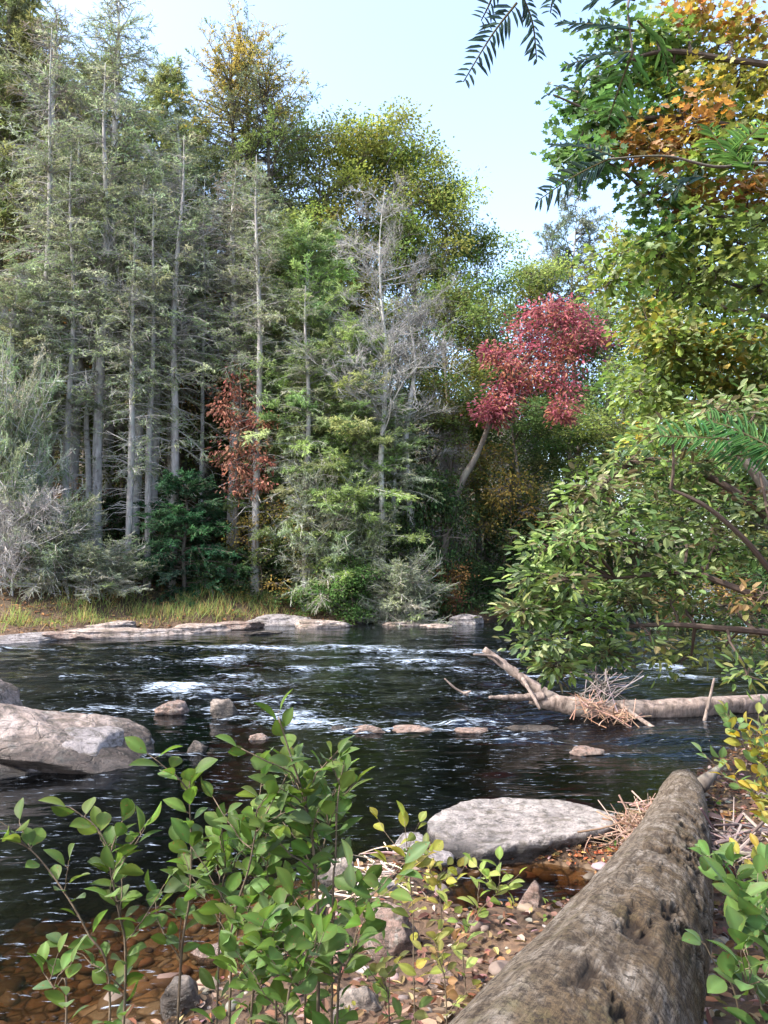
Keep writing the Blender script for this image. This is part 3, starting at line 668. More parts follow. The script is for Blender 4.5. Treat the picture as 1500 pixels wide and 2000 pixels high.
# ------------------------------------------------------------------ tree generators (each returns an Empty with trunk / branches / crown)
def conifer(name, seed, h=20., r=2.6, base=.28, nb=110, droop=.35, tw=9, cards=9, cl=.16, cw=.03, cols=((.15, .17, .11),), wts=None, twc=(.25, .23, .21), bark='bark_pale', tr=.2, shape=.8, wisp=1., dead=34, up=.1, golden=0., hang=.5, ej=.3, nbk=1.7, dtop=None):
    nb = int(nb * nbk); rng = np.random.default_rng(seed); root = empty(name, '', '')
    tp = np.array([[.18 * math.sin(i * .9 + seed) * i / 8, .18 * math.cos(i * 1.1 + seed) * i / 8, h * i / 8] for i in range(9)])
    a = Acc(); tube(a, tp, 1.12 * tr * np.array([1.25, 1, .95, .9, .8, .66, .5, .3, .06]), 10, 40, .12, seed)
    # root flare
    part('trunk', a.mesh(name + '_trunk', True), M[bark], root)
    tpx = smooth_path(tp, 200)
    b = Acc(); cr = Acc()
    t = base + (1 - base) * rng.random(nb) ** .85; t = np.clip(t, 0, .985)
    tt = (t - base) / (1 - base)
    prof = np.clip(1.15 * np.minimum(.55 + tt * 2.2, 1) * (1 - tt) ** (shape * .72) + .09, 0, 1.2)
    L = r * prof * rng.uniform(.55, 1.15, nb); az = rng.uniform(0, 2 * PI, nb)
    p0 = tpx[(t * 199).astype(int)]
    out = np.stack([np.cos(az), np.sin(az), 0 * az], 1)
    side = np.stack([-np.sin(az), np.cos(az), 0 * az], 1)
    el = up + .5 * tt + rng.normal(0, ej, nb); bend = rng.normal(0, .25, nb)
    def bp(s): # s (nb,k)
        s = s[..., None]; LL = L[:, None, None]
        return p0[:, None] + out[:, None] * LL * s + side[:, None] * LL * bend[:, None, None] * s * s + np.array([0, 0, 1.]) * LL * (el[:, None, None] * s - droop * s * s * (1 - .6 * tt[:, None, None]))
    ss = np.linspace(0, 1, 7); pts = bp(np.tile(ss, (nb, 1)))
    for i in range(6):
        r0 = np.minimum(.05, .012 + .012 * L) * (1 - ss[i] * .85); r1 = np.minimum(.05, .012 + .012 * L) * (1 - ss[i + 1] * .85)
        prisms(b, pts[:, i], pts[:, i + 1], r0, r1, 4, np.tile(np.array(twc) * .9, (nb, 1)))
    # dead lower branches
    if dead:
        td = rng.uniform(.06, dtop or base + .25, dead); azd = rng.uniform(0, 2 * PI, dead); pd0 = tpx[(td * 199).astype(int)]
        Ld = (rng.uniform(.5, r * .9, dead) * (1.05 - .75 * td))[:, None]; od = np.stack([np.cos(azd), np.sin(azd), rng.uniform(-.1, .5, dead)], 1)
        m1 = pd0 + od * Ld * .5; m2 = m1 + (od + rng.normal(0, .3, (dead, 3)) - [0, 0, .5]) * Ld * .5
        prisms(b, pd0, m1, .018, .013, 4, np.tile(np.array(twc) * 1.2, (dead, 1))); prisms(b, m1, m2, .013, .004, 4, np.tile(np.array(twc) * 1.2, (dead, 1)))
    # twigs
    k = np.maximum(3, (L * tw)).astype(int); bi = np.repeat(np.arange(nb), k); m = len(bi)
    s = rng.uniform(.12, 1, m)
    LLb = L[bi]
    def bpi(s): return p0[bi] + out[bi] * (LLb * s)[:, None] + side[bi] * (LLb * bend[bi] * s * s)[:, None] + np.array([0, 0, 1.]) * (LLb * (el[bi] * s - droop * s * s * (1 - .6 * tt[bi])))[:, None]
    q0 = bpi(s); tg = norm(bpi(np.minimum(s + .05, 1.05)) - q0)
    sg = rng.choice([-1, 1], m)[:, None]
    td_ = norm(tg * .8 + side[bi] * sg * rng.uniform(.3, 1., (m, 1)) + rng.normal(0, .42, (m, 3)) + [0, 0, -.18 * hang])
    tl = (.28 + .36 * LLb / r * (1.15 - s)) * rng.uniform(.6, 1.4, m) * max(1, r / 2.6)
    q1 = q0 + td_ * tl[:, None] + np.array([0, 0, -1.]) * (.25 * hang * tl * tl)[:, None]
    prisms(b, q0, q1, .010, .004, 3, pick(rng, [np.array(twc) * 1.15], m, jit=.15))
    kk = np.maximum(1, rng.poisson(cards * wisp * 2.1, m)); ci = np.repeat(np.arange(m), kk); nn = len(ci)
    w = rng.random(nn)[:, None]; pos_ = q0[ci] * (1 - w) + q1[ci] * w
    cd = norm(td_[ci] + rng.normal(0, .8, (nn, 3)) + [0, 0, -.3 * hang])
    c = pick(rng, cols, nb, wts)[bi][ci] * (1 + rng.normal(0, .14, (nn, 1)))
    if golden:
        g = sstep(golden, golden + .12, tt[bi][ci] + rng.normal(0, .06, nn))[:, None] * (rng.random(nb) < .75)[bi][ci][:, None]
        c = c * (1 - g) + np.array([.42, .34, .09]) * g * (1 + rng.normal(0, .2, (nn, 1)))
    leaves(cr, pos_, cd, runit(rng, nn) + [0, 0, .5], cl * 1.0 * rng.uniform(.6, 1.3, nn), cw * 1.1 * rng.uniform(.7, 1.3, nn), np.clip(c, .01, .9))
    part('branches', b.mesh(name + '_branches'), M['twig'], root)
    part('crown', cr.mesh(name + '_crown'), M['leaf_far'], root)
    return root, h

def clump_leaves(cr, rng, c, r, nsub, nleaf, L, W, col, tm, flat=.55, spread=.3, tips=None, jit=.16, droop=.3):
    """leaf sprays: nsub twig ends inside an ellipsoid, nleaf leaves on each"""
    q = runit(rng, nsub) * rng.random((nsub, 1)) ** .4 * np.asarray(r) + c
    if tips is not None: tips.append(q)
    ci = np.repeat(np.arange(nsub), rng.poisson(nleaf, nsub)); n_ = len(ci)
    dx = rng.normal(0, 1, (n_, 3)) * spread * [1, 1, flat]
    pos_ = q[ci] + dx
    dd = norm(dx + rng.normal(0, .25, (n_, 3)) * spread + [0, 0, -droop * spread])
    nh = rng.normal(0, .5, (n_, 3)) + [0, 0, 1]
    sc_ = pick(rng, col[0], nsub, col[1], jit)[ci] * (1 + rng.normal(0, .12, (n_, 1)))
    leaves(cr, pos_, dd, nh, L * rng.uniform(.6, 1.25, n_), W * rng.uniform(.6, 1.25, n_), np.clip(sc_, .008, .9), tm)
    return q

def bend_path(rng, a, b, n=6, k=.12, sag=.0):
    t = np.linspace(0, 1, n)[:, None]; L = np.linalg.norm(b - a)
    o = rng.normal(0, k * L, (3,)); p = a * (1 - t) + b * t + o * np.sin(t * PI) + np.array([0, 0, 1.]) * sag * L * np.sin(t * PI)
    return p + rng.normal(0, .015 * L, (n, 3)) * (np.sin(t * PI))

def broadleaf(name, seed, h=15., cw=3.2, base=.35, nblob=30, nsub=11, nleaf=26, L=.16, cols=((.10, .13, .04),), wts=None, bark='bark_brown', tr=.16, tm=T_RH, spread=.26, br=1.0, lean=0., topcol=None, mat='leaf_far', twc=(.12, .10, .085)):
    rng = np.random.default_rng(seed); root = empty(name, '', '')
    tp = np.array([[.25 * math.sin(i * 1.3 + seed) * i / 6 + lean * (i / 6) ** 1.5, .25 * math.cos(i + seed) * i / 6, h * .93 * i / 6] for i in range(7)])
    a = Acc(); tube(a, tp, tr * np.array([1.3, 1, .88, .7, .5, .3, .1]), 9, 30, .12, seed)
    part('trunk', a.mesh(name + '_trunk', True), M[bark], root)
    tpx = smooth_path(tp, 100); b = Acc(); cr = Acc()
    for i in range(nblob):
        tt = rng.random() ** .8; z = h * (base + (1 - base) * tt * .95)
        rad = cw * math.sqrt(max(.03, 1 - (2 * max(tt, .05) - .85) ** 2 / 1.4)) * rng.uniform(.25, 1.)
        an = rng.uniform(0, 2 * PI); ti = int(min(99, max(5, (z / h / .93 - .16 * rad / cw * 1.2) * 99)))
        c = np.array([tpx[ti][0] + math.cos(an) * rad, tpx[ti][1] + math.sin(an) * rad, z])
        pth = bend_path(rng, tpx[ti], c, 5, .08, .06)
        rb = tr * .35 * (1 - .6 * tt)
        tube(b, pth, np.linspace(rb, .012, 5), 5, None, 0, cap=False, col=np.array(twc))
        cc = (topcol, None) if topcol is not None and tt > .72 and rng.random() < .8 else (cols, wts)
        col1 = (pick(rng, cc[0], 1, np.array(cc[1]) if cc[1] is not None else None, .12), None)
        br_ = br * rng.uniform(.7, 1.25)
        tips = []
        clump_leaves(cr, rng, c, np.array([1, 1, .6]) * br_, nsub, nleaf, L, L * .62, (np.vstack([col1[0], col1[0] * .9, col1[0] * 1.12]), None), tm, spread=spread, tips=tips)
        q = tips[0]; prisms(b, np.tile(c, (len(q), 1)) * .85 + .15 * q, q, .012, .004, 3, np.tile(np.array(twc), (len(q), 1)))
    part('branches', b.mesh(name + '_branches'), M['twig'], root)
    part('crown', cr.mesh(name + '_crown'), M[mat], root)
    return root, h

def bare_tree(name, seed, h=18., spread=2.6, base=.35, bark='bark_pale', tr=.135, n1=66, twc=(.31, .30, .28), fine=30, thr=.0055):
    rng = np.random.default_rng(seed); root = empty(name, '', '')
    tp = np.array([[.15 * math.sin(i * 1.3 + seed) * i / 8, .15 * math.cos(i * 1.7 + seed) * i / 8, h * i / 8] for i in range(9)])
    a = Acc(); tube(a, tp, tr * np.array([1.25, 1, .9, .8, .68, .52, .36, .2, .04]), 10, 40, .1, seed)
    part('trunk', a.mesh(name + '_trunk', True), M[bark], root)
    tpx = smooth_path(tp, 100); b = Acc(); S0 = []; S1 = []
    for i in range(n1):
        t = base + (1 - base) * rng.random() ** .9 * .97; tt = (t - base) / (1 - base); an = rng.uniform(0, 2 * PI)
        L = spread * (.35 + .75 * math.sin(min(1, .25 + tt * .75) * PI)) * rng.uniform(.5, 1.2)
        p = tpx[int(t * 99)]; e = p + np.array([math.cos(an), math.sin(an), rng.uniform(.25, .95)]) * L
        pth = bend_path(rng, p, e, 6, .1, .03)
        tube(b, pth, np.linspace(min(.035, .008 * L + .008), .005, 6), 5, None, 0, cap=False, col=np.array(twc))
        pp_ = smooth_path(pth, 30)
        k = int(fine * L / spread) + 4; idx = rng.integers(4, 30, k)
        q0 = pp_[idx]; dd = norm(norm(e - p) * .5 + runit(rng, k) * .8 + [0, 0, .25]); q1 = q0 + dd * rng.uniform(.35, 1.0, (k, 1)) * L * .33
        S0.append(q0); S1.append(q1)
        k2 = 7; ii = np.repeat(np.arange(k), k2); w = rng.uniform(.3, 1, (len(ii), 1)); r0 = q0[ii] * (1 - w) + q1[ii] * w
        S0.append(r0); S1.append(r0 + norm(dd[ii] + runit(rng, len(ii)) * .8) * rng.uniform(.1, .4, (len(ii), 1)))
    q0 = np.concatenate(S0); q1 = np.concatenate(S1)
    prisms(b, q0, q1, thr, thr * .5, 3, pick(rng, [twc, np.array(twc) * .8], len(q0), jit=.1))
    part('branches', b.mesh(name + '_branches'), M['twig'], root)
    return root, h

PROTO = {}
DARK = [(.035, .085, .04), (.05, .11, .05), (.07, .14, .06), (.03, .065, .035)]
GREY = [(0.257, 0.302, 0.17), (0.203, 0.245, 0.134), (0.324, 0.352, 0.219), (0.176, 0.225, 0.109)]
OLIV = [(0.195, 0.221, 0.085), (0.156, 0.195, 0.078), (0.247, 0.254, 0.104), (0.195, 0.228, 0.13)]
PALE = [(0.276, 0.365, 0.125), (0.21, 0.297, 0.106), (0.328, 0.391, 0.175), (0.184, 0.256, 0.1)]
DARK_ = [(0.059, 0.132, 0.06), (0.086, 0.165, 0.072), (0.112, 0.198, 0.084), (0.053, 0.106, 0.054)]
PROTO['grey1'] = conifer('grey_conifer', 1, 21, 2.6, .42, 105, .35, 10, 7, .15, .026, GREY, twc=(.27, .25, .23), wisp=.55)
PROTO['grey2'] = conifer('grey_conifer', 2, 21, 2.3, .50, 90, .45, 10, 6, .16, .026, GREY + [(.2, .17, .13)], twc=(.30, .28, .26), wisp=.38, dead=60)
PROTO['grey3'] = conifer('grey_conifer', 3, 21, 2.6, .40, 105, .5, 9, 8, .16, .028, GREY, twc=(.28, .27, .25), hang=1., dead=40, wisp=.6)
PROTO['olive'] = conifer('olive_conifer', 4, 21, 2.9, .2, 140, .3, 10, 11, .17, .034, OLIV, twc=(.2, .18, .15), bark='bark_brown')
PROTO['pale'] = conifer('feathery_conifer', 5, 14, 2.5, .05, 150, .25, 11, 12, .16, .028, PALE, twc=(.26, .25, .22), tr=.15, shape=.65, hang=.8)
PROTO['pine'] = conifer('tall_pine', 6, 24, 2.9, .60, 62, .2, 8, 4.6, .17, .040, [(.14, .18, .06), (.18, .21, .08), (.13, .165, .08)], twc=(.13, .11, .10), bark='bark_brown', shape=.5, golden=.60, up=.25, tr=.17)
PROTO['hem'] = conifer('hemlock', 7, 5.5, 2.1, .02, 120, .35, 12, 13, .13, .036, DARK, twc=(.12, .10, .08), bark='bark_dark', tr=.07, shape=.75, hang=1.1, dead=0, ej=.07, nbk=.8)
PROTO['deadcon'] = conifer('dead_conifer', 17, 21, 1.9, .30, 62, .4, 9, 7, .15, .026, GREY, twc=(.30, .285, .265), wisp=.55, dead=120, tr=.145, hang=.8, dtop=.95, bark='bark_grey')
PROTO['bare'] = bare_tree('bare_tree', 8)
PROTO['snag'] = bare_tree('dead_snag', 9, 14, 1.6, .2, n1=26, fine=10, tr=.12)
BG = [(0.15, 0.204, 0.056), (0.175, 0.224, 0.069), (0.125, 0.177, 0.056), (0.225, 0.249, 0.069)]
PROTO['green1'] = broadleaf('broadleaf_tree', 11, 16, 3.4, .28, 34, 12, 26, .17, BG)
PROTO['green2'] = broadleaf('broadleaf_tree', 12, 17, 3.2, .38, 60, 12, 24, .16, [(.15, .18, .05), (.18, .20, .055), (.13, .16, .05)], topcol=[(.19, .215, .055), (.15, .19, .055)])
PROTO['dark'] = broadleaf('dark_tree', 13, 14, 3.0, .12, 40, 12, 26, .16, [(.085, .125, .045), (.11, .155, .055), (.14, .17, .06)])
PROTO['rust'] = broadleaf('rusty_tree', 14, 11, 2.2, .2, 24, 10, 20, .15, [(.28, .14, .07), (.22, .14, .07), (.2, .16, .07), (.34, .18, .07)])
PROTO['yellow'] = broadleaf('yellowing_tree', 15, 13, 2.8, .2, 32, 11, 22, .16, [(.17, .16, .04), (.13, .14, .04), (.22, .18, .05)])
PROTO['thin'] = conifer('thin_pine', 16, 15, 1.9, .35, 60, .2, 9, 9, .16, .03, [(.11, .14, .11), (.13, .15, .10)], twc=(.16, .15, .15), tr=.1, shape=.6)
# shrubs
PROTO['bgreen'] = broadleaf('green_shrub', 21, 2.6, 1.3, .05, 26, 9, 20, .11, [(.09, .17, .05), (.12, .20, .06), (.07, .13, .04)], tr=.03, spread=.16, br=.42, bark='stem')
PROTO['byel'] = broadleaf('yellowing_shrub', 22, 4.0, 1.3, .05, 28, 8, 15, .10, [(.20, .17, .045), (.13, .13, .045), (.09, .09, .035), (.24, .18, .05)], tr=.035, spread=.2, br=.5, bark='stem')
PROTO['bdark'] = broadleaf('dark_shrub', 23, 2.6, 1.6, .02, 28, 9, 22, .12, [(.05, .09, .035), (.04, .07, .03), (.07, .11, .04)], tr=.03, spread=.2, br=.5, bark='stem')
PROTO['bgrey'] = conifer('grey_bush', 24, 2.6, 1.8, .02, 80, .25, 13, 8, .12, .022, [(.24, .28, .17), (.19, .23, .12), (.30, .32, .22)], twc=(.36, .34, .31), tr=.03, shape=.4, dead=14, up=.5, bark='bark_pale')
PROTO['brush'] = bare_tree('dead_brush', 25, 2.8, 1.7, .05, tr=.03, n1=46, fine=20, thr=.006, twc=(.40, .37, .34))
PROTO['brust'] = broadleaf('rusty_shrub', 26, 2.4, 1.1, .05, 20, 9, 16, .11, [(.24, .12, .05), (.17, .085, .05), (.28, .17, .06)], tr=.03, spread=.18, br=.42, bark='stem')
used = set(); rz_rng = np.random.default_rng(99)
def plant(key, px, top, Y, wid, label, cat='tree', group='trees on the far hillside', name=None, rz=None, sink=.1, lean=(0, 0)):
    root, h = PROTO[key]
    o = root if key not in used else copy_tree(root); used.add(key)
    b = gnd(px, Y); z1 = P(px, top, Y)[2]; s = max(.2, (z1 - b[2] + sink) / h)
    o.location = (b[0], b[1], b[2] - sink); o.scale = (wid, wid, s) if wid > 0 else (s, s, s)
    o.rotation_euler = (lean[0], lean[1], rz_rng.uniform(0, 6.28) if rz is None else rz)
    if name: o.name = name
    tag(o, label, cat, group); return o

FG = 'tall grey trees along the opposite bank'
for a in [
    ('olive', -20, -60, 31, 1.25, 'yellowish olive conifer cut by the left edge'),
    ('grey2', 88, 25, 29.5, 1.25, 'half dead grey conifer with a tall straight pale trunk, second from the left edge'),
    ('grey1', 140, 250, 28.5, 1., 'grey conifer with a slim pale trunk just right of the half dead one'),
    ('grey1', 205, -5, 30.5, 1.2, 'tallest pointed grey green conifer with a thick pale trunk and dark base'),
    ('grey3', 262, 330, 28.2, .95, 'thin grey conifer whose dark foot stands lowest on the bank'),
    ('grey2', 296, 420, 29, .9, 'thin leaning grey conifer right of the one with the dark foot'),
    ('grey3', 338, 230, 31.5, 1.15, 'drooping grey conifer behind the dark green hemlock'),
    ('grey2', 455, 320, 30, 1.05, 'dense dark grey conifer in front of the golden topped pines'),
    ('grey1', 497, 340, 29.5, .95, 'grey trunked conifer rising behind the red creeper'),
    ('grey3', 20, 520, 27, 1.1, 'pale mossy drooping conifer low at the left edge'),
    ('pale', 600, 440, 29.5, 1.15, 'feathery pale green conifer left of the white bare tree'),
    ('pale', 690, 640, 28.5, 1.1, 'smaller feathery conifer between the pale green one and the white trunk'),
    ('grey3', 770, 760, 28.3, .6, 'low drooping grey green conifer at the foot of the white bare tree'),
]: plant(*a, group=FG)
for a in [
    ('deadcon', 76, 60, 27.4, .9, 'slim pale dead trunk with sparse grey twigs standing before the half dead conifer'),
    ('deadcon', 128, 300, 27.2, .8, 'pale dying conifer trunk right of the slim dead trunk near the left edge'),
    ('deadcon', 190, 130, 27.6, 1.1, 'stoutest pale bare trunk, rising left of the dark green hemlock'),
    ('deadcon', 252, 420, 27., .75, 'thin pale trunk closest to the left side of the hemlock'),
    ('deadcon', 290, 380, 27.5, .75, 'thin pale trunk rising directly behind the hemlock top'),
    ('deadcon', 338, 260, 28., .95, 'pale trunk with sparse crown above the right side of the hemlock'),
    ('deadcon', 500, 300, 28., .85, 'pale trunk rising out of the red creeper'),
    ('deadcon', 598, 560, 27.6, .8, 'short pale trunk in front of the feathery pale green conifer'),
]: plant(*a, group=FG)
plant('bare', 748, 365, 27.7, .95, 'white trunked bare tree with a haze of fine twigs', group=FG, rz=1.)
plant('bare', 130, 190, 32, 1.1, 'bare pinkish grey tree between the half dead conifer and the tallest one', group=FG)
plant('bare', 300, 330, 29.2, .95, 'bare twiggy tree between the thin leaning conifer and the slim snag', group=FG)
plant('snag', 392, 350, 30, .8, 'slim broken dead snag right of the drooping grey conifer', group=FG)
plant('snag', 70, 520, 27.5, 1.2, 'dead tree with arching bare branches low at the left', group=FG)
plant('snag', 170, 560, 28, 1.1, 'dead pale snag with crooked limbs by the thick pale trunk', group=FG)
plant('snag', 800, 560, 28.6, 1.5, 'dead branches reaching right from beside the white trunk', group=FG)
PG = 'golden topped pines'
plant('pine', 440, 125, 34, .95, 'left golden topped pine with a bare dark trunk against the sky', group=PG)
plant('pine', 470, 85, 35, .95, 'middle and tallest golden topped pine', group=PG)
plant('pine', 514, 140, 34, .95, 'right golden topped pine with a greener crown', group=PG)
for a in [
    ('green2', 620, 190, 37, 1.05, 'tall green broadleaf tree with gaps of sky, right of the golden topped pines'),
    ('green2', 720, 185, 38, 1.2, 'tall rounded broadleaf tree with a yellowish top behind the white bare tree'),
    ('green2', 805, 230, 38, 1.1, 'tall broadleaf tree behind the right side of the white bare tree'),
    ('green1', 868, 330, 38, .95, 'green broadleaf tree stepping down to the right of the tall rounded one'),
    ('green1', 935, 430, 40, .95, 'green broadleaf tree left of the notch of sky'),
    ('green1', 570, 400, 33, .9, 'mid green broadleaf tree between the grey conifers and the feathery one'),
    ('yellow', 640, 420, 34, .9, 'yellow green tree rising above the feathery pale conifer'),
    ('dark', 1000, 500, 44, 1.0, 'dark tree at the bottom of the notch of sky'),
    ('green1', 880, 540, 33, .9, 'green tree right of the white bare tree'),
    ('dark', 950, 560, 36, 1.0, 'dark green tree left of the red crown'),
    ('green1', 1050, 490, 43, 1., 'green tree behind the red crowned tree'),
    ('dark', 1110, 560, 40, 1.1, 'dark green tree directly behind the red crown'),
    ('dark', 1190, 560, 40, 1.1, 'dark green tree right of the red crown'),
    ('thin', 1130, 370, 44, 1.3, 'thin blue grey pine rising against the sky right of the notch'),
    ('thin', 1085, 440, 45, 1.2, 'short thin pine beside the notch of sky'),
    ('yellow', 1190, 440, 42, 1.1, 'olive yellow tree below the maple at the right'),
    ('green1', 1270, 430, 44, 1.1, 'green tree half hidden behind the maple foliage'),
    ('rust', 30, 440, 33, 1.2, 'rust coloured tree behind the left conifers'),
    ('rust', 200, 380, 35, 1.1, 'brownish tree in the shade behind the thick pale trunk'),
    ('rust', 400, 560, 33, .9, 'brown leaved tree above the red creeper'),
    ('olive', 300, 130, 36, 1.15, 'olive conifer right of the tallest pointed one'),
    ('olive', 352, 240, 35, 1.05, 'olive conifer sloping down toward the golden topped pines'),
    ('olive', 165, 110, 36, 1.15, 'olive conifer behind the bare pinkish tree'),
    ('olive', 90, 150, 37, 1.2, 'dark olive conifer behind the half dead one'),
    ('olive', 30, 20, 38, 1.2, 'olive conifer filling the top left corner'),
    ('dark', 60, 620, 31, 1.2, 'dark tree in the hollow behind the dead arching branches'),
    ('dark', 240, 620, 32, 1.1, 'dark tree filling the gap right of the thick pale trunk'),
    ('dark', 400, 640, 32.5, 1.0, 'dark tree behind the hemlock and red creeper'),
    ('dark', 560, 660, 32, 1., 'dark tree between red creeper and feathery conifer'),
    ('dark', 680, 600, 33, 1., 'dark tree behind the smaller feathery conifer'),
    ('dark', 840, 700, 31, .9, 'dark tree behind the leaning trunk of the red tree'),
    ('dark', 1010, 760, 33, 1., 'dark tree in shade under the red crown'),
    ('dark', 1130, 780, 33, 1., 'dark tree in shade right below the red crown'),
    ('dark', 1230, 700, 36, 1.1, 'dark tree behind the overhanging leafy tree'),
    ('yellow', 880, 690, 31, .75, 'yellow olive sapling tree left of the red crown'),
    ('olive', 455, 420, 42, 1.3, 'olive conifer glimpsed between the trunks of the golden topped pines'),
    ('olive', 555, 440, 43, 1.3, 'olive conifer in the gap right of the golden topped pines'),
    ('olive', 260, 330, 42, 1.3, 'olive conifer glimpsed behind the thin leaning grey conifer'),
    ('green1', 650, 470, 44, 1.3, 'green tree far up the slope behind the feathery pale conifer'),
    ('dark', 500, 520, 38, 1.4, 'dark tree on the slope behind the red creeper'),
    ('dark', 330, 520, 38, 1.4, 'dark tree on the slope behind the drooping grey conifer'),
    ('green1', 1330, 620, 30, 1.1, 'green tree on the right bank seen through the yellow green foliage'),
    ('dark', 1400, 700, 26, 1.1, 'dark tree on the right bank behind the overhanging leafy tree'),
    ('dark', 1500, 640, 24, 1.2, 'dark tree at the right edge behind the overhanging leafy tree'),
    ('dark', 1570, 700, 23, 1.2, 'dark tree on the right bank just beyond the right edge'),
    ('green1', 1470, 760, 30, 1.2, 'green tree on the right bank behind the yellowing bush'),
    ('dark', 1290, 760, 36, 1.2, 'dark tree where the river disappears round the bend'),
    ('green1', 780, 420, 36, 1., 'green tree behind the top of the white trunk'),
]: plant(*a)
SG = 'shrubs along the opposite bank'
for a in [
    ('hem', 362, 930, 27.5, 1.0, 'dark green hemlock with layered boughs on the bank', 'shrub'),
    ('bgreen', 690, 1085, 26.9, 1.05, 'bright green leafy shrub above the pale grey rock', 'shrub'),
    ('bgreen', 640, 1120, 27.3, .9, 'darker green shrub at the left of the bright green one', 'shrub'),
    ('byel', 510, 975, 27.9, 1.0, 'tall yellow leaved shrub right of the hemlock', 'shrub'),
    ('byel', 590, 1010, 27.9, .8, 'thin yellowing shrub under the feathery conifer', 'shrub'),
    ('byel', 985, 870, 30.5, 1.4, 'yellow green shrub beneath the red crown right of the leaning trunk', 'shrub'),
    ('bgrey', 790, 1130, 27.3, .8, 'grey twiggy bush bending to the water beside the bright green shrub', 'shrub'),
    ('bdark', 840, 930, 28.6, .95, 'green hemlock bush below the foot of the leaning trunk', 'shrub'),
    ('bdark', 800, 1020, 28.2, .8, 'dull green bush left of the leaning trunk foot', 'shrub'),
    ('bdark', 570, 1060, 28.3, 1., 'dark bush between yellow shrub and grey conifer foot', 'shrub'),
    ('bdark', 460, 1070, 28., .9, 'dark green bush touching the right side of the hemlock', 'shrub'),
    ('bdark', 230, 970, 29.5, 1.2, 'dark bush behind the two thin trunks left of the hemlock', 'shrub'),
    ('bdark', 920, 1100, 29.3, .8, 'dark bush at the river bend behind the white rock', 'shrub'),
    ('bdark', 1000, 1010, 31, 1.2, 'dark bush at the bend, right of the leaning trunk', 'shrub'),
    ('bdark', 1080, 1000, 33, 1.3, 'dark bush at the far right bend behind the overhanging tree', 'shrub'),
    ('bdark', 700, 1000, 29, 1.1, 'dark bush behind the bright green shrub', 'shrub'),
    ('brust', 160, 925, 28.8, .9, 'orange brown shrub between two pale trunks at left', 'shrub'),
    ('brust', 870, 1085, 28.5, .8, 'reddish brown shrub by the pale grey rock', 'shrub'),
    ('brust', 810, 1070, 29, .8, 'brown shrub on bare earth left of the leaning trunk', 'shrub'),
    ('brush', 30, 985, 24.4, .95, 'mass of grey dead brush at the left edge above the grey ledge', 'shrub'),
    ('bdark', 1310, 1060, 33, 1.5, 'dark bush on the right bank beyond the fallen pale log'),
    ('bdark', 1400, 1080, 25, 1.2, 'dark bush on the right bank behind the brushwood on the pale log'),
    ('byel', 1460, 1060, 21, 1.1, 'yellowing bush on the right bank near the root end of the pale log'),
    ('bdark', 1530, 1080, 19, 1.2, 'dark bush at the right edge above the pale log'),
    ('brust', 1350, 1140, 27, 1.2, 'rusty bush at the water on the right bank'),
    ('bgrey', 15, 830, 25.2, .85, 'pale grey mossy bush towering above the dead brush', 'shrub'),
    ('bgrey', 105, 1020, 25.2, .8, 'pale grey bush between dead brush and the orange brown shrub', 'shrub'),
    ('bgrey', 210, 1090, 25.8, .8, 'low grey green bush at the edge of the tall yellow grass', 'shrub'),
    ('bgrey', 640, 990, 28, 1., 'grey mossy bush hanging under the feathery conifer', 'shrub'),
    ('bgrey', 720, 1060, 28, .7, 'small grey mossy bush behind the bright green shrub', 'shrub'),
]: plant(*a, group=SG, sink=.15)

# undergrowth on the slope (stuff)
rng = np.random.default_rng(44); n_ = 60000
x = rng.uniform(-26, 22, n_); y = rng.uniform(24, 62, n_); sf = sdist(FAR, x, y); k = sf > 3.2; x, y = x[k], y[k]
z = terrain(x, y); k2 = fbm(x * .55, y * .55, 2.2, 3) + rng.normal(0, .25, len(x)) > -.15; x, y, z = x[k2], y[k2], z[k2]; n_ = len(x)
hgt_ = rng.random(n_) ** 1.4 * (.9 + .8 * vnoise(x * .4, y * .4, 5))
ua = Acc(); leaves(ua, np.stack([x, y, z + np.abs(hgt_)], 1), rng.normal(size=(n_, 3)), rng.normal(0, .5, (n_, 3)) + [0, 0, 1], rng.uniform(.14, .3, n_), rng.uniform(.08, .16, n_),
      pick(rng, [(.05, .08, .03), (.08, .10, .035), (.12, .10, .04), (.04, .06, .03), (.16, .10, .05)], n_), T_OV)
tag(part('undergrowth', ua.mesh('undergrowth'), M['leaf_far']), 'mixed green and brown undergrowth covering the wooded slope', 'undergrowth', kind='stuff')
# grass on the far bank (stuff)
rng = np.random.default_rng(45); n_ = 34000
x = rng.uniform(-11, 2.5, n_); y = rng.uniform(20.5, 31, n_); sf = sdist(FAR, x, y)
dn = np.where(x < -2.2, 1., .25) * sstep(.1, .8, sf) * sstep(3.8, 1.8, sf); k = rng.random(n_) < dn * (.5 + .7 * (fbm(x * .9, y * .9, 1, 2) > -.2)); x, y = x[k], y[k]; n_ = len(x); z = terrain(x, y)
ga = Acc(); hg = rng.uniform(.10, .36, n_) * np.clip(1 + 1.1 * fbm(x * .9, y * .9, 4, 3), .25, 2.2) * np.where(x < -5.2, 1.35, .9)
leaves(ga, np.stack([x, y, z - .03], 1), rng.normal(0, .38, (n_, 3)) + [.1, 0, 1], rng.normal(size=(n_, 3)), hg, .022, pick(rng, [(.26, .27, .09), (.19, .25, .075), (.30, .25, .11), (.15, .21, .07), (.34, .22, .10)], n_, [3, 3, 2, 2, 1]))
tag(part('grass', ga.mesh('grass'), M['leaf_far']), 'tall yellow green grass along the opposite bank', 'grass', kind='stuff')

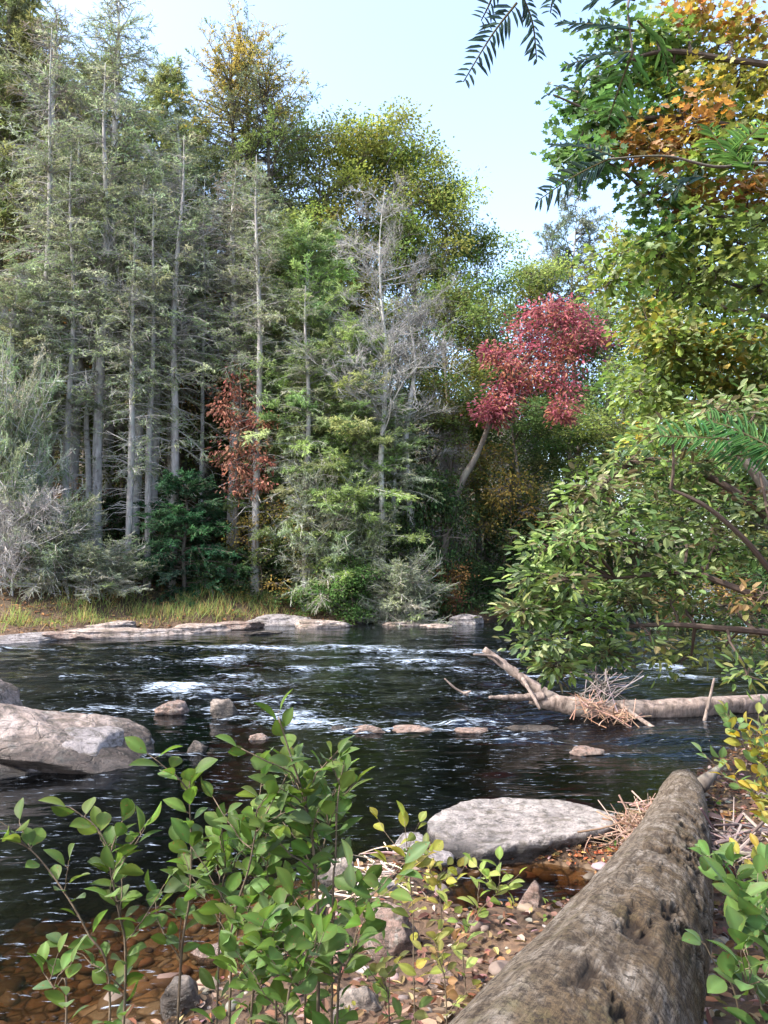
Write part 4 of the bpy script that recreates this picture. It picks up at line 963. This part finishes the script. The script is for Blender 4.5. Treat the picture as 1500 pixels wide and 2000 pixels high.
# ------------------------------------------------------------------ hero trees built from blobs
def blob_tree(name, label, cat, trunk, tr, blobs, L, W, tm, mat, bark, twc, seed, limbs=(), group=None, nleaf=16, spread=.22, flat=.6, droop=.4, sub=12, twr=.006, hubs=None):
    """trunk: list of points; blobs: (centre, radius xyz, colours, weights, density)"""
    rng = np.random.default_rng(seed); base = np.array(trunk[0]); root = empty(name, label, cat, tuple(base), group)
    a = Acc(); tube(a, np.array(trunk) - base, tr, 12, 40, .15, seed); part('trunk', a.mesh(name + '_trunk', True), M[bark], root)
    b = Acc(); cr = Acc(); nodes = list(smooth_path(trunk, 24)[6:]); lt = []
    for pts, rads in limbs:
        tube(b, np.array(pts) - base, rads, 7, 20, .1, 3, col=np.array(twc)); nodes += list(smooth_path(pts, 14)[3:])
    nodes = np.array(nodes)
    for (c, r, cols, w, dn) in blobs:
        c = np.array(c); j = np.argmin(np.linalg.norm(nodes - c, axis=1) + .35 * np.maximum(0, nodes[:, 2] - c[2]))
        Ld = np.linalg.norm(nodes[j] - c); pth = bend_path(rng, nodes[j], c, 6, .07, .05)
        tube(b, pth - base, np.linspace(min(.06, .010 + .012 * Ld), .008, 6), 5, None, 0, cap=False, col=np.array(twc))
        tips = []; ns_ = max(4, int(sub * dn))
        clump_leaves(cr, rng, c - base, r, ns_, nleaf, L, W, (cols, w), tm, flat=flat, spread=spread, tips=tips, droop=droop)
        q = tips[0]; mid = (c - base) * .5 + q * .5 + rng.normal(0, .04, q.shape)
        prisms(b, np.tile(c - base, (len(q), 1)), mid, twr * 1.4, twr, 4, np.tile(np.array(twc), (len(q), 1)))
        prisms(b, mid, q, twr, twr * .5, 3, np.tile(np.array(twc), (len(q), 1)))
    part('branches', b.mesh(name + '_branches'), M['twig'], root); part('crown', cr.mesh(name + '_crown'), M[mat], root)
    return root

rng = np.random.default_rng(70)
def blobs_px(lst, Y, dy, cols, w=None, dn=1., zs=.75):
    out = []
    for it in lst:
        px, py, r = it[:3]; yy = Y + rng.uniform(-dy, dy); rad = r / F * yy
        out.append((P(px, py, yy), np.array([rad, rad * 1.1, rad * zs]), it[3] if len(it) > 3 else cols, it[4] if len(it) > 4 else w, it[5] if len(it) > 5 else dn))
    return out
# red tree
RED = [(.34, .115, .125), (.27, .085, .105), (.40, .18, .165), (.37, .18, .11), (.21, .07, .085)]
rb = gnd(846, 29.3)
blob_tree('red_tree', 'leaning tree with a drooping crimson crown', 'tree', [rb - [0, 0, .2], P(888, 980, 29.2), P(935, 880, 29), P(985, 760, 28.8), P(1050, 680, 28.6)], np.array([.17, .14, .11, .08, .04]),
          blobs_px([(985, 790, 30), (970, 815, 22), (995, 740, 34), (1040, 700, 45), (1010, 690, 36), (1060, 650, 50), (1080, 610, 40), (1110, 640, 42), (1030, 640, 32), (1145, 645, 30), (1170, 660, 18), (1085, 720, 38), (1100, 760, 30), (1095, 800, 22), (958, 805, 24), (972, 775, 28), (1018, 755, 26), (1055, 740, 28), (1125, 690, 30), (1050, 615, 28), (1120, 605, 26), (965, 690, 20), (1090, 680, 40), (985, 715, 30), (1098, 812, 18)], 28.5, .7, RED, None, 1.1),
          .20, .09, T_OV, 'leaf_far', 'bark_brown', (.13, .09, .08), 31, nleaf=17, spread=.22, sub=13, limbs=[(pp((960, 810, 29), (1000, 700, 28.8), (1080, 620, 28.5)), [.08, .06, .02]), (pp((985, 760, 28.8), (1060, 720, 28.5), (1100, 760, 28.3)), [.06, .04, .015])])
# red creeper
CRP = [(.38, .17, .12), (.30, .13, .095), (.44, .22, .15), (.26, .15, .09)]
blob_tree('red_creeper', 'rusty red creeper hanging on the trunks left of the feathery conifer', 'creeper', [gnd(462, 28.2) - [0, 0, .2], P(462, 900, 28.1), P(470, 800, 28), P(468, 720, 28)], np.array([.06, .05, .04, .02]),
          blobs_px([(465, 735, 26), (450, 770, 28), (480, 790, 32), (455, 820, 32), (485, 840, 34), (515, 820, 20), (460, 870, 34), (500, 880, 30), (520, 900, 22), (455, 920, 30), (490, 930, 28), (465, 960, 26), (510, 945, 18), (435, 890, 18), (440, 800, 18)], 27.9, .35, CRP, None, 1.3),
          .17, .085, T_OV, 'leaf_far', 'bark_brown', (.15, .11, .09), 32, nleaf=11, spread=.2, sub=10, droop=1.2)
# grey lichen bush left of leaning trunk
plant('brush', 885, 850, 31.5, .42, 'whitish lichen covered dead sapling left of the leaning trunk', 'shrub', SG, sink=.2)

# right overhanging tree (glossy leaves)
OV = [(0.125, 0.19, 0.05), (0.086, 0.142, 0.045), (0.172, 0.23, 0.07), (0.051, 0.083, 0.035), (0.219, 0.261, 0.109), (0.118, 0.103, 0.05)]
OVb = [(.12, .17, .045), (.16, .17, .05), (.18, .13, .06), (.08, .12, .04)]
lst = []
for i, (px, py, r) in enumerate([(1400, 800, 60), (1480, 800, 60), (1310, 850, 60), (1230, 900, 55), (1165, 960, 50), (1280, 930, 60), (1370, 900, 60), (1450, 890, 60), (1120, 1010, 50), (1190, 1000, 60), (1075, 1070, 45), (1130, 1060, 60), (1240, 1060, 60), (1320, 1020, 60), (1410, 980, 60), (1490, 980, 60),
        (1035, 1125, 38), (1090, 1130, 55), (1170, 1140, 58), (1025, 1190, 36), (1070, 1190, 50), (1150, 1205, 55), (1230, 1170, 60), (1060, 1250, 40), (1125, 1265, 42), (1085, 1300, 18), (1190, 1270, 34), (1480, 1080, 55), (1390, 1080, 55), (1310, 1120, 55)]): lst.append((px, py, r))
lst2 = [(1270, 1240, 50, OVb, None, .5), (1350, 1200, 60, OVb, None, .5), (1430, 1180, 60, OVb, None, .55), (1330, 1290, 40, OVb, None, .4), (1410, 1270, 50, OVb, None, .4), (1490, 1250, 50, OVb, None, .45), (1490, 1160, 60, OVb, None, .5), (1460, 1320, 30, OVb, None, .35), (1400, 1060, 60, OVb, None, .5), (1310, 1180, 60, OVb, None, .5)]
ob = np.array([5.2, 7.2, 0.]); ob[2] = tz(5.2, 7.2) - .2
blob_tree('overhanging_tree', 'dense glossy leaved tree leaning over the water from the right', 'tree', [ob, (5.0, 7.2, 1.4), P(1560, 1060, 7.2), P(1480, 930, 7.3), P(1400, 840, 7.4)], np.array([.12, .10, .07, .05, .02]),
          blobs_px(lst, 7.3, .7, OV, None, 1.35, .5) + blobs_px(lst2, 7.1, .5, OVb, None, .6),   .105, .05, T_OV, 'leaf_gloss', 'bark_dark', (.075, .055, .045), 33, nleaf=15, spread=.105, sub=11, twr=.0045, flat=.45, droop=.12,
          limbs=[(pp((1540, 1160, 7.0), (1460, 1060, 6.8), (1380, 990, 6.7), (1310, 955, 6.7)), [.03, .025, .02, .012]), (pp((1545, 1200, 7.), (1440, 1150, 7.), (1340, 1120, 7.1), (1200, 1130, 7.2)), [.04, .03, .025, .012]),
                 (pp((1560, 1240, 7.2), (1440, 1230, 7.), (1300, 1220, 7.1), (1120, 1230, 7.3)), [.04, .03, .022, .012]), (pp((1560, 1060, 7.2), (1400, 940, 7.4), (1250, 900, 7.5), (1120, 1000, 7.4)), [.05, .035, .025, .012]),
                 (pp((1530, 1130, 6.9), (1500, 1000, 6.8), (1480, 900, 6.9)), [.02, .016, .008])])
# maple upper right
MG = [(0.119, 0.176, 0.039), (0.093, 0.15, 0.039), (0.153, 0.194, 0.044)]; MD = [(.06, .115, .035), (.08, .14, .04), (.05, .09, .03)]
MO = [(0.275, 0.149, 0.045), (0.248, 0.178, 0.045), (0.221, 0.112, 0.045), (0.179, 0.156, 0.045)]; MY = [(0.221, 0.202, 0.044), (0.17, 0.176, 0.044), (0.289, 0.229, 0.055)]
YG = [(0.137, 0.187, 0.045), (0.172, 0.209, 0.054), (0.11, 0.157, 0.045)]
ml = [(1120, 210, 42, MD), (1160, 300, 45, MD), (1110, 300, 28, MD), (1190, 230, 55, MD), (1230, 320, 55, MD), (1180, 150, 40, MD), (1280, 380, 45, MD), (1230, 150, 50, MD), (1270, 60, 50, MG), (1300, 180, 55, MG), (1250, 250, 50, MD),
      (1320, 110, 55, MG), (1340, 40, 60, MY), (1400, 90, 60, MY), (1360, 160, 50, MY), (1460, 60, 60, MO), (1490, 150, 55, MY), (1430, 150, 50, MY), (1260, 275, 40, MO), (1310, 260, 45, MO), (1360, 235, 50, MO), (1300, 300, 36, MO), (1350, 30, 40, MO, None, .7),
      (1420, 230, 55, MG), (1480, 240, 55, MY), (1490, 330, 50, MO), (1420, 300, 45, MG), (1370, 310, 40, MG), (1340, 395, 32, MO), (1355, 375, 30, MO), (1470, 370, 42, MO), (1430, 400, 48, MY), (1490, 430, 50, YG), (1390, 440, 50, YG), (1450, 480, 55, YG), (1300, 450, 55, MD),
      (1340, 480, 50, MD), (1280, 500, 45, MG), (1400, 530, 60, YG), (1480, 560, 60, YG), (1340, 560, 60, MG), (1200, 60, 40, MD, None, .7), (1280, 120, 40, MD), (1160, 250, 30, MD)]
mb = np.array([6.9, 9.2, 0.]); mb[2] = tz(6.9, 9.2) - .2
blob_tree('maple_tree', 'tall maple with green and orange leaves filling the top right corner', 'tree', [mb, (6.7, 9.2, 3), (6.3, 9.2, 5.5), P(1650, 100, 9.2), P(1560, -180, 9.4)], np.array([.22, .19, .16, .12, .08]),
          blobs_px(ml, 9.2, .8, MG, None, 1.0), .105, .105, T_MP, 'leaf_mid', 'bark_dark', (.07, .055, .045), 34, nleaf=13, spread=.13, sub=16, twr=.005,
          limbs=[(pp((1700, 330, 9.2), (1500, 270, 9.2), (1350, 230, 9.2), (1200, 230, 9.1), (1080, 185, 9.)), [.07, .05, .035, .022, .01]), (pp((1680, 150, 9.2), (1450, 120, 9.2), (1300, 100, 9.2), (1200, 130, 9.2)), [.06, .04, .03, .012]),
                 (pp((1740, 560, 9.2), (1560, 470, 9.3), (1400, 420, 9.3), (1270, 380, 9.3)), [.07, .05, .03, .012]), (pp((1760, 650, 9.2), (1550, 590, 9.3), (1380, 540, 9.3)), [.06, .04, .015])])
# yellow green tree mid right, behind
yl = []
rr2 = np.random.default_rng(8)
for i in range(52):
    px = rr2.uniform(1225, 1560); py = rr2.uniform(470, 880)
    if py < 470 + (1500 - px) * .45 - 40: py = 470 + (1500 - px) * .45 + rr2.uniform(0, 120)
    if px < 1230 and py > 760: continue
    yl.append((px, py, rr2.uniform(42, 66), YG if rr2.random() < .72 else (MY if rr2.random() < .5 else MG)))
yl += [(1420, 680, 40, MY), (1470, 690, 40, [(.36, .26, .05)]), (1190, 550, 34, YG), (1200, 500, 36, YG), (1290, 740, 40, YG)]
yb = np.array([9.6, 13.6, 0.]); yb[2] = tz(9.6, 13.6) - .2
blob_tree('yellow_green_tree', 'bright yellow green tree between the maple and the overhanging tree', 'tree', [yb, (9.3, 13.4, 3.), (8.9, 13.2, 5.), P(1690, 500, 13)], np.array([.2, .17, .12, .05]),
          blobs_px(yl, 13., 1.2, YG, None, 1.), .13, .11, T_OV, 'leaf_mid', 'bark_dark', (.10, .08, .06), 35, nleaf=13, spread=.19, sub=14, twr=.006,
          limbs=[(pp((1750, 800, 13.3), (1500, 760, 13), (1350, 720, 13), (1240, 680, 13)), [.07, .05, .03, .012]), (pp((1730, 680, 13.2), (1500, 620, 13), (1330, 580, 13), (1190, 540, 13)), [.07, .05, .03, .012])])

# ------------------------------------------------------------------ plants close to the camera
def sapling(name, label, path, r, Lf, cols, seed, step=.042, wts=None, start=.15, side=.35, gaps=(), group=None, cat='sapling', ratio=.56, mat='leaf_near', shoots=5, tm=T_DT, shl=.22):
    rng = np.random.default_rng(seed); path = np.array(path); base = path[0].copy()
    root = empty(name, label, cat, tuple(base), group)
    p = smooth_path(path - base, 80); seg = np.concatenate([[0], np.cumsum(np.linalg.norm(np.diff(p, axis=0), axis=1))]); tot = seg[-1]
    a = Acc(); tube(a, p[::3], np.linspace(r, r * .35, len(p[::3])), 7)
    f = Acc(); pos_ = []; dr = []
    runs = [(p, start, True)]
    for i in range(shoots):
        s = rng.uniform(.2, .85); j = int(s * 79); t0 = p[j]; an = rng.uniform(0, 2 * PI)
        dd = norm(np.array([math.cos(an), math.sin(an) * .8, rng.uniform(.6, 1.4)])); L = shl * rng.uniform(.6, 1.3) * (1.1 - s * .5)
        q = bend_path(rng, t0, t0 + dd * L, 8, .06); tube(a, q, np.linspace(r * .5, r * .25, 8), 5)
        runs.append((q, .1, False))
    an = rng.uniform(0, 6)
    for q, st, main in runs:
        sg = np.concatenate([[0], np.cumsum(np.linalg.norm(np.diff(q, axis=0), axis=1))]); T = sg[-1]
        s = st * T
        while s <= T:
            if not (main and any(g0 < s / T < g1 for g0, g1 in gaps)):
                c = np.array([np.interp(s, sg, q[:, k]) for k in range(3)]); an += 2.4 + rng.normal(0, .4)
                tan = norm(np.array([np.interp(min(T, s + .02), sg, q[:, k]) for k in range(3)]) - c + [0, 0, 1e-4])
                pos_.append(c); dr.append(norm(np.array([math.cos(an), math.sin(an), 0]) * (1. if s < T * .93 else .35) + tan * .55 + [0, 0, rng.uniform(-.2, .35)]))
            s += step * rng.uniform(.6, 1.4)
        pos_.append(q[-1]); dr.append(norm(q[-1] - q[-3] + rng.normal(0, .004, 3)))
    pos_ = np.array(pos_); dr = np.array(dr); n_ = len(pos_)
    pet = .012
    prisms(a, pos_, pos_ + dr * pet, .0011, .0009, 4)
    leaves(f, pos_ + dr * pet, dr, rng.normal(0, .55, (n_, 3)) + [0, 0, 1], Lf * rng.uniform(.6, 1.15, n_), Lf * ratio * rng.uniform(.75, 1.1, n_), pick(rng, cols, n_, wts, .14), tm)
    part('stem', a.mesh(name + '_stem', True), M['stem'], root); part('foliage', f.mesh(name + '_foliage', True), M[mat], root)
    return root
FGc = [(0.065, 0.13, 0.03), (0.048, 0.097, 0.022), (0.088, 0.151, 0.034), (0.075, 0.122, 0.056), (0.095, 0.144, 0.034), (0.041, 0.083, 0.022), (0.068, 0.137, 0.034)]
SAP = 'leafy saplings in the foreground'
def foot(px, Y): g = gnd(px, Y); return g - [0, 0, .03]
D = 2.25
for i, (Yd, pts, r, lab, kw) in enumerate([
    (2.15, [(622, 1900), (618, 1730), (602, 1590), (566, 1470), (542, 1395)], .0055, 'tallest leafy sapling with a dark straight stem, its tip over the river', dict(gaps=((.45, .62),), shoots=9, shl=.22, step=0.0291)),
    (2.2, [(352, 1900), (370, 1760), (374, 1650), (370, 1560), (372, 1515)], .0045, 'second tallest sapling with a long bare stem below a leafy top', dict(gaps=((.42, .68),), shoots=4, step=0.0291)),
    (2.1, [(450, 1930), (455, 1800), (485, 1700), (500, 1625), (515, 1600)], .0045, 'bushy sapling filling the gap left of the tallest stem', dict(shoots=8, step=0.0336)),
    (2.2, [(245, 1920), (232, 1780), (215, 1680), (240, 1600)], .0045, 'sapling with drooping leaves left of the second tallest one', dict(shoots=8, step=0.0314)),
    (2.25, [(215, 1950), (170, 1820), (110, 1720), (60, 1660), (18, 1640)], .004, 'sapling arching out to the left edge with round leaves at its tip', dict(shoots=3, step=0.0504)),
    (2.0, [(130, 1975), (105, 1930), (82, 1895)], .0035, 'short sapling with few leaves in the bottom left corner', dict(shoots=2, shl=.1, start=.5)),
    (2.3, [(540, 1900), (520, 1800), (505, 1720), (470, 1660)], .0045, 'broad leaved bushy sapling in the middle of the shrub', dict(shoots=9, step=0.0336)),
    (2.0, [(660, 1950), (680, 1880), (700, 1800), (690, 1745)], .004, 'sapling leaning right at the foot of the tallest stem', dict(shoots=6, step=0.0358)),
    (1.9, [(560, 1985), (585, 1920), (600, 1850)], .004, 'low dense sapling at the bottom edge under the tallest one', dict(shoots=9, step=0.0336, shl=.2)),
    (2.05, [(490, 1990), (505, 1930), (530, 1860), (525, 1790)], .004, 'dense low sapling in the middle of the bottom edge', dict(shoots=8, step=.03, shl=.2)),
    (2.35, [(430, 1800), (440, 1700), (430, 1640)], .004, 'sapling half hidden behind the second tallest one', dict(shoots=6, step=.03, shl=.2)),
    (2.3, [(600, 1800), (620, 1700), (640, 1600), (610, 1530)], .004, 'leafy sapling half hidden behind the tallest one', dict(shoots=7, step=.03, shl=.2, start=.35)),
    (2.15, [(650, 1780), (655, 1680), (660, 1560), (672, 1490)], .004, 'slender sapling close to the right of the tallest tip', dict(shoots=3, shl=.14, start=.45)),
]):
    p0 = foot(pts[0][0], Yd); path = [p0] + [P(a_, b_, Yd + .02 * math.sin(k_ + i)) for k_, (a_, b_) in enumerate(pts)]
    sapling('sapling', lab, path, r, .074, FGc, 200 + i, group=SAP, start=kw.pop('start', .3), **{**dict(step=0.0381), **kw})
YP = [(.26, .25, .045), (.18, .20, .045), (.30, .24, .06), (.14, .16, .05)]
def pplant(name, label, pts, Yd, Lf, cols, seed, r=.0035, **kw):
    path = [foot(pts[0][0], Yd)] + [P(a_, b_, Yd) for a_, b_ in pts]
    return sapling(name, label, path, r, Lf, cols, seed, cat='plant', group=kw.pop('group', 'small plants on the near bank'), **kw)
pplant('leafy_plant', 'spindly yellow leaved plant in front of the left tip of the flat slab', [(808, 1900), (806, 1780), (797, 1680), (790, 1600)], 3.4, .085, YP, 300, start=.3, shoots=7, step=.06, shl=.22)
pplant('leafy_plant', 'small green plant with paired leaflets at the edge of the puddle', [(905, 1850), (930, 1790), (965, 1750), (990, 1735)], 3.7, .085, [(.16, .22, .06), (.22, .26, .07)], 301, start=.2, shoots=6, step=.045, shl=.2)
pplant('leafy_plant', 'low reddish green seedling left of the big log', [(870, 1930), (860, 1880), (850, 1850)], 3.0, .06, [(.2, .2, .06), (.22, .11, .06)], 302, start=.2, shoots=6, shl=.16)
pplant('leafy_plant', 'low green seedling at the bottom edge left of the big log', [(760, 1985), (755, 1930), (740, 1890)], 2.6, .06, [(.12, .19, .05), (.2, .2, .06)], 303, start=.2, shoots=6, shl=.16)
pplant('leafy_plant', 'yellow leaved seedling between pinkish stone and slab', [(860, 1760), (850, 1720), (830, 1690)], 4.4, .08, YP, 304, start=.2, shoots=6, shl=.2)
GP = [(0.075, 0.148, 0.048), (0.098, 0.172, 0.056), (0.06, 0.117, 0.032)]
pplant('leafy_plant', 'green sprig beside the right flank of the big log at mid height', [(1500, 1830), (1470, 1760), (1420, 1720), (1400, 1690)], 2.6, .085, GP, 305, start=.3, shoots=6, shl=.18)
pplant('leafy_plant', 'two leaved sprig reaching over the right side of the big log', [(1440, 1960), (1400, 1890), (1375, 1840)], 2.1, .07, GP, 306, start=.75, shoots=0, step=.05)
pplant('leafy_plant', 'green leafy plant at the bottom right corner', [(1490, 1980), (1460, 1940), (1420, 1910)], 2.0, .085, GP, 307, start=.3, shoots=7, shl=.2)
pplant('leafy_plant', 'green leafy plant at the right edge above the bottom right corner', [(1540, 1900), (1500, 1830), (1470, 1790)], 2.2, .085, GP, 308, start=.3, shoots=8, shl=.2)
RYG = [(.30, .26, .05), (.20, .22, .06), (.10, .17, .06), (.40, .28, .05), (.13, .2, .08)]
pplant('leafy_shrub', 'yellow and green leaved shrub at the right edge behind the log end', [(1540, 1700), (1510, 1580), (1480, 1480), (1460, 1420)], 3.6, .075, RYG, 309, start=.3, shoots=26, step=.035, shl=.32)
pplant('leafy_shrub', 'bright yellow leaved shrub hugging the right edge beside the log end', [(1560, 1750), (1530, 1620), (1500, 1520)], 3.3, .07, [(.42, .30, .05), (.34, .28, .06), (.2, .22, .06)], 310, start=.3, shoots=22, step=.035, shl=.3)

# near yew-like conifer: trunk outside the frame at the right, limbs and flat needle sprays in view
rng = np.random.default_rng(88)
yt = np.array([2.3, 1.3, 0.]); yt[2] = tz(2.3, 1.3) - .2
yw = empty('yew_tree', 'near conifer whose flat needled sprays hang into the top right of the picture', 'tree', tuple(yt))
a = Acc(); tube(a, np.array([yt, (2.25, 1.3, 2.), (2.2, 1.32, 3.6), (2.2, 1.35, 5)]) - yt, [.13, .11, .09, .06], 12, 30, .12, 2); part('trunk', a.mesh('yew_trunk', True), M['bark_dark'], yw)
LB = [[(2.2, 1.3, 3.3), P(1650, -140, 1.35), P(1400, -120, 1.3), P(1240, -30, 1.25), P(1235, 110, 1.25)], [P(1400, -120, 1.3), P(1150, -90, 1.25), P(1020, -20, 1.2)],
      [(2.25, 1.3, 2.9), P(1650, 345, 1.5), P(1500, 318, 1.52), P(1400, 326, 1.5), P(1300, 305, 1.5), P(1190, 310, 1.5)], [(2.25, 1.3, 2.2), P(1700, 900, 1.5), P(1540, 885, 1.5)]]
for q in LB:
    lim = Acc(); tube(lim, np.array(q) - yt, np.linspace(.005, .0016, len(q)), 7, 24); part('limb', lim.mesh('yew_limb', True), M['bark_dark'], yw)
BL = [(.035, .06, .055), (.03, .05, .045), (.05, .075, .06)]; GN = [(.07, .14, .04), (.09, .17, .045)]; BR = [(0.052, 0.122, 0.044), (0.07, 0.144, 0.048)]
for (pts, dp, nl_, cols) in [([(1010, 5), (960, 70), (905, 160)], 1.2, .036, BL), ([(1015, -20), (1040, 45), (1048, 115)], 1.2, .034, BL), ([(970, -30), (955, 10), (940, 40)], 1.2, .03, BL), ([(1240, 60), (1160, 48), (1092, 45)], 1.25, .036, BL), ([(1238, 100), (1170, 108), (1105, 128)], 1.25, .036, BL),
        ([(1238, 95), (1208, 175), (1188, 235)], 1.25, .05, GN), ([(1245, 40), (1290, 90), (1310, 170)], 1.3, .045, GN), ([(1190, 310), (1120, 345), (1050, 392)], 1.5, .05, BL), ([(1200, 305), (1130, 285), (1078, 283)], 1.5, .035, BL), ([(1130, 180), (1095, 170), (1062, 190)], 1.5, .018, BL),
        ([(1470, 335), (1420, 300), (1385, 250)], 1.5, .05, GN), ([(1480, 340), (1440, 300), (1490, 240)], 1.5, .05, GN), ([(1540, 885), (1420, 858), (1290, 852)], 1.5, .05, BR), ([(1520, 880), (1440, 840), (1380, 820)], 1.5, .05, BR), ([(1530, 885), (1450, 890), (1390, 880)], 1.5, .045, BR), ([(1100, -40), (1080, 0), (1075, 25)], 1.2, .03, BL), ([(1240, 0), (1190, -10), (1150, 10)], 1.25, .034, BL), ([(1380, 345), (1340, 350), (1310, 380)], 1.5, .04, BL)]:
    p = smooth_path(pp(*[(x_, y_, dp + .03 * k_) for k_, (x_, y_) in enumerate(pts)]), 40) - yt
    f = Acc(); tube(f, p[::3], np.linspace(.0022, .001, len(p[::3])), 5, col=np.array((.10, .09, .05)))
    Lp = np.linalg.norm(np.diff(p, axis=0), axis=1).sum(); nn = int(Lp / .0044); i_ = np.linspace(2, 38.9, nn); j = i_.astype(int); c = p[j] + (p[np.minimum(j + 1, 39)] - p[j]) * (i_ - j)[:, None]
    tg = norm(p[np.minimum(j + 1, 39)] - p[j - 1]); pl = norm(np.array([.15, -.85, .45]) + rng.normal(0, .15, 3)); sd = norm(np.cross(tg, pl)) * np.where(np.arange(nn) % 2, 1, -1)[:, None]
    dd = norm(sd + tg * rng.uniform(.4, .75, (nn, 1)) + rng.normal(0, .15, (nn, 3)))
    leaves(f, c, dd, np.tile(pl, (nn, 1)) + rng.normal(0, .12, (nn, 3)), 1.1 * nl_ * rng.uniform(.55, 1.15, nn) * (1 - .5 * np.linspace(0, 1, nn) ** 4), .0066, pick(rng, cols, nn, jit=.1), T_OV)
    part('needle_spray', f.mesh('needle_spray'), M['leaf_far'], yw)

# ------------------------------------------------------------------ light, sky, camera
SUN_EL, SUN_AZ = 50, -114      # azimuth measured from +Y towards +X
w = bpy.data.worlds.new('World'); sc.world = w; w.use_nodes = True; nt = w.node_tree
sky = nt.nodes.new('ShaderNodeTexSky'); sky.sky_type = 'NISHITA'; sky.sun_disc = False; sky.sun_elevation = R(SUN_EL); sky.sun_rotation = R(SUN_AZ); sky.air_density = 1.0; sky.dust_density = 3.0; sky.ozone_density = 1.0
bg = nt.nodes['Background']; nt.links.new(sky.outputs[0], bg.inputs[0]); bg.inputs[1].default_value = .15
L = bpy.data.lights.new('sun', 'SUN'); L.energy = 2.0; L.angle = R(.6); L.color = (1, .965, .91)
so = bpy.data.objects.new('sun', L); COL.objects.link(so)
dv = Vector((math.sin(R(SUN_AZ)) * math.cos(R(SUN_EL)), math.cos(R(SUN_AZ)) * math.cos(R(SUN_EL)), math.sin(R(SUN_EL))))
so.rotation_euler = dv.to_track_quat('Z', 'Y').to_euler(); so.location = (-20, 10, 40)
cam = bpy.data.cameras.new('camera'); co = bpy.data.objects.new('camera', cam); COL.objects.link(co)
co.location = (0, 0, H); co.rotation_euler = (R(90) + math.atan(TP), 0, 0)
cam.sensor_fit = 'VERTICAL'; cam.sensor_height = 36; cam.lens = 36 * F / 2000; cam.clip_start = .05; cam.clip_end = 800
sc.camera = co
sc.view_settings.view_transform = 'Standard'; sc.view_settings.look = 'None'; sc.view_settings.exposure = 2.25; sc.view_settings.gamma = 1
sc.cycles.max_bounces = 8; sc.cycles.transparent_max_bounces = 8; sc.cycles.diffuse_bounces = 4; sc.cycles.glossy_bounces = 3
sc.cycles.sample_clamp_indirect = 6
# drop prototypes that were never placed
for k, (root, h) in PROTO.items():
    if k not in used:
        for ch in list(root.children): bpy.data.objects.remove(ch)
        bpy.data.objects.remove(root)
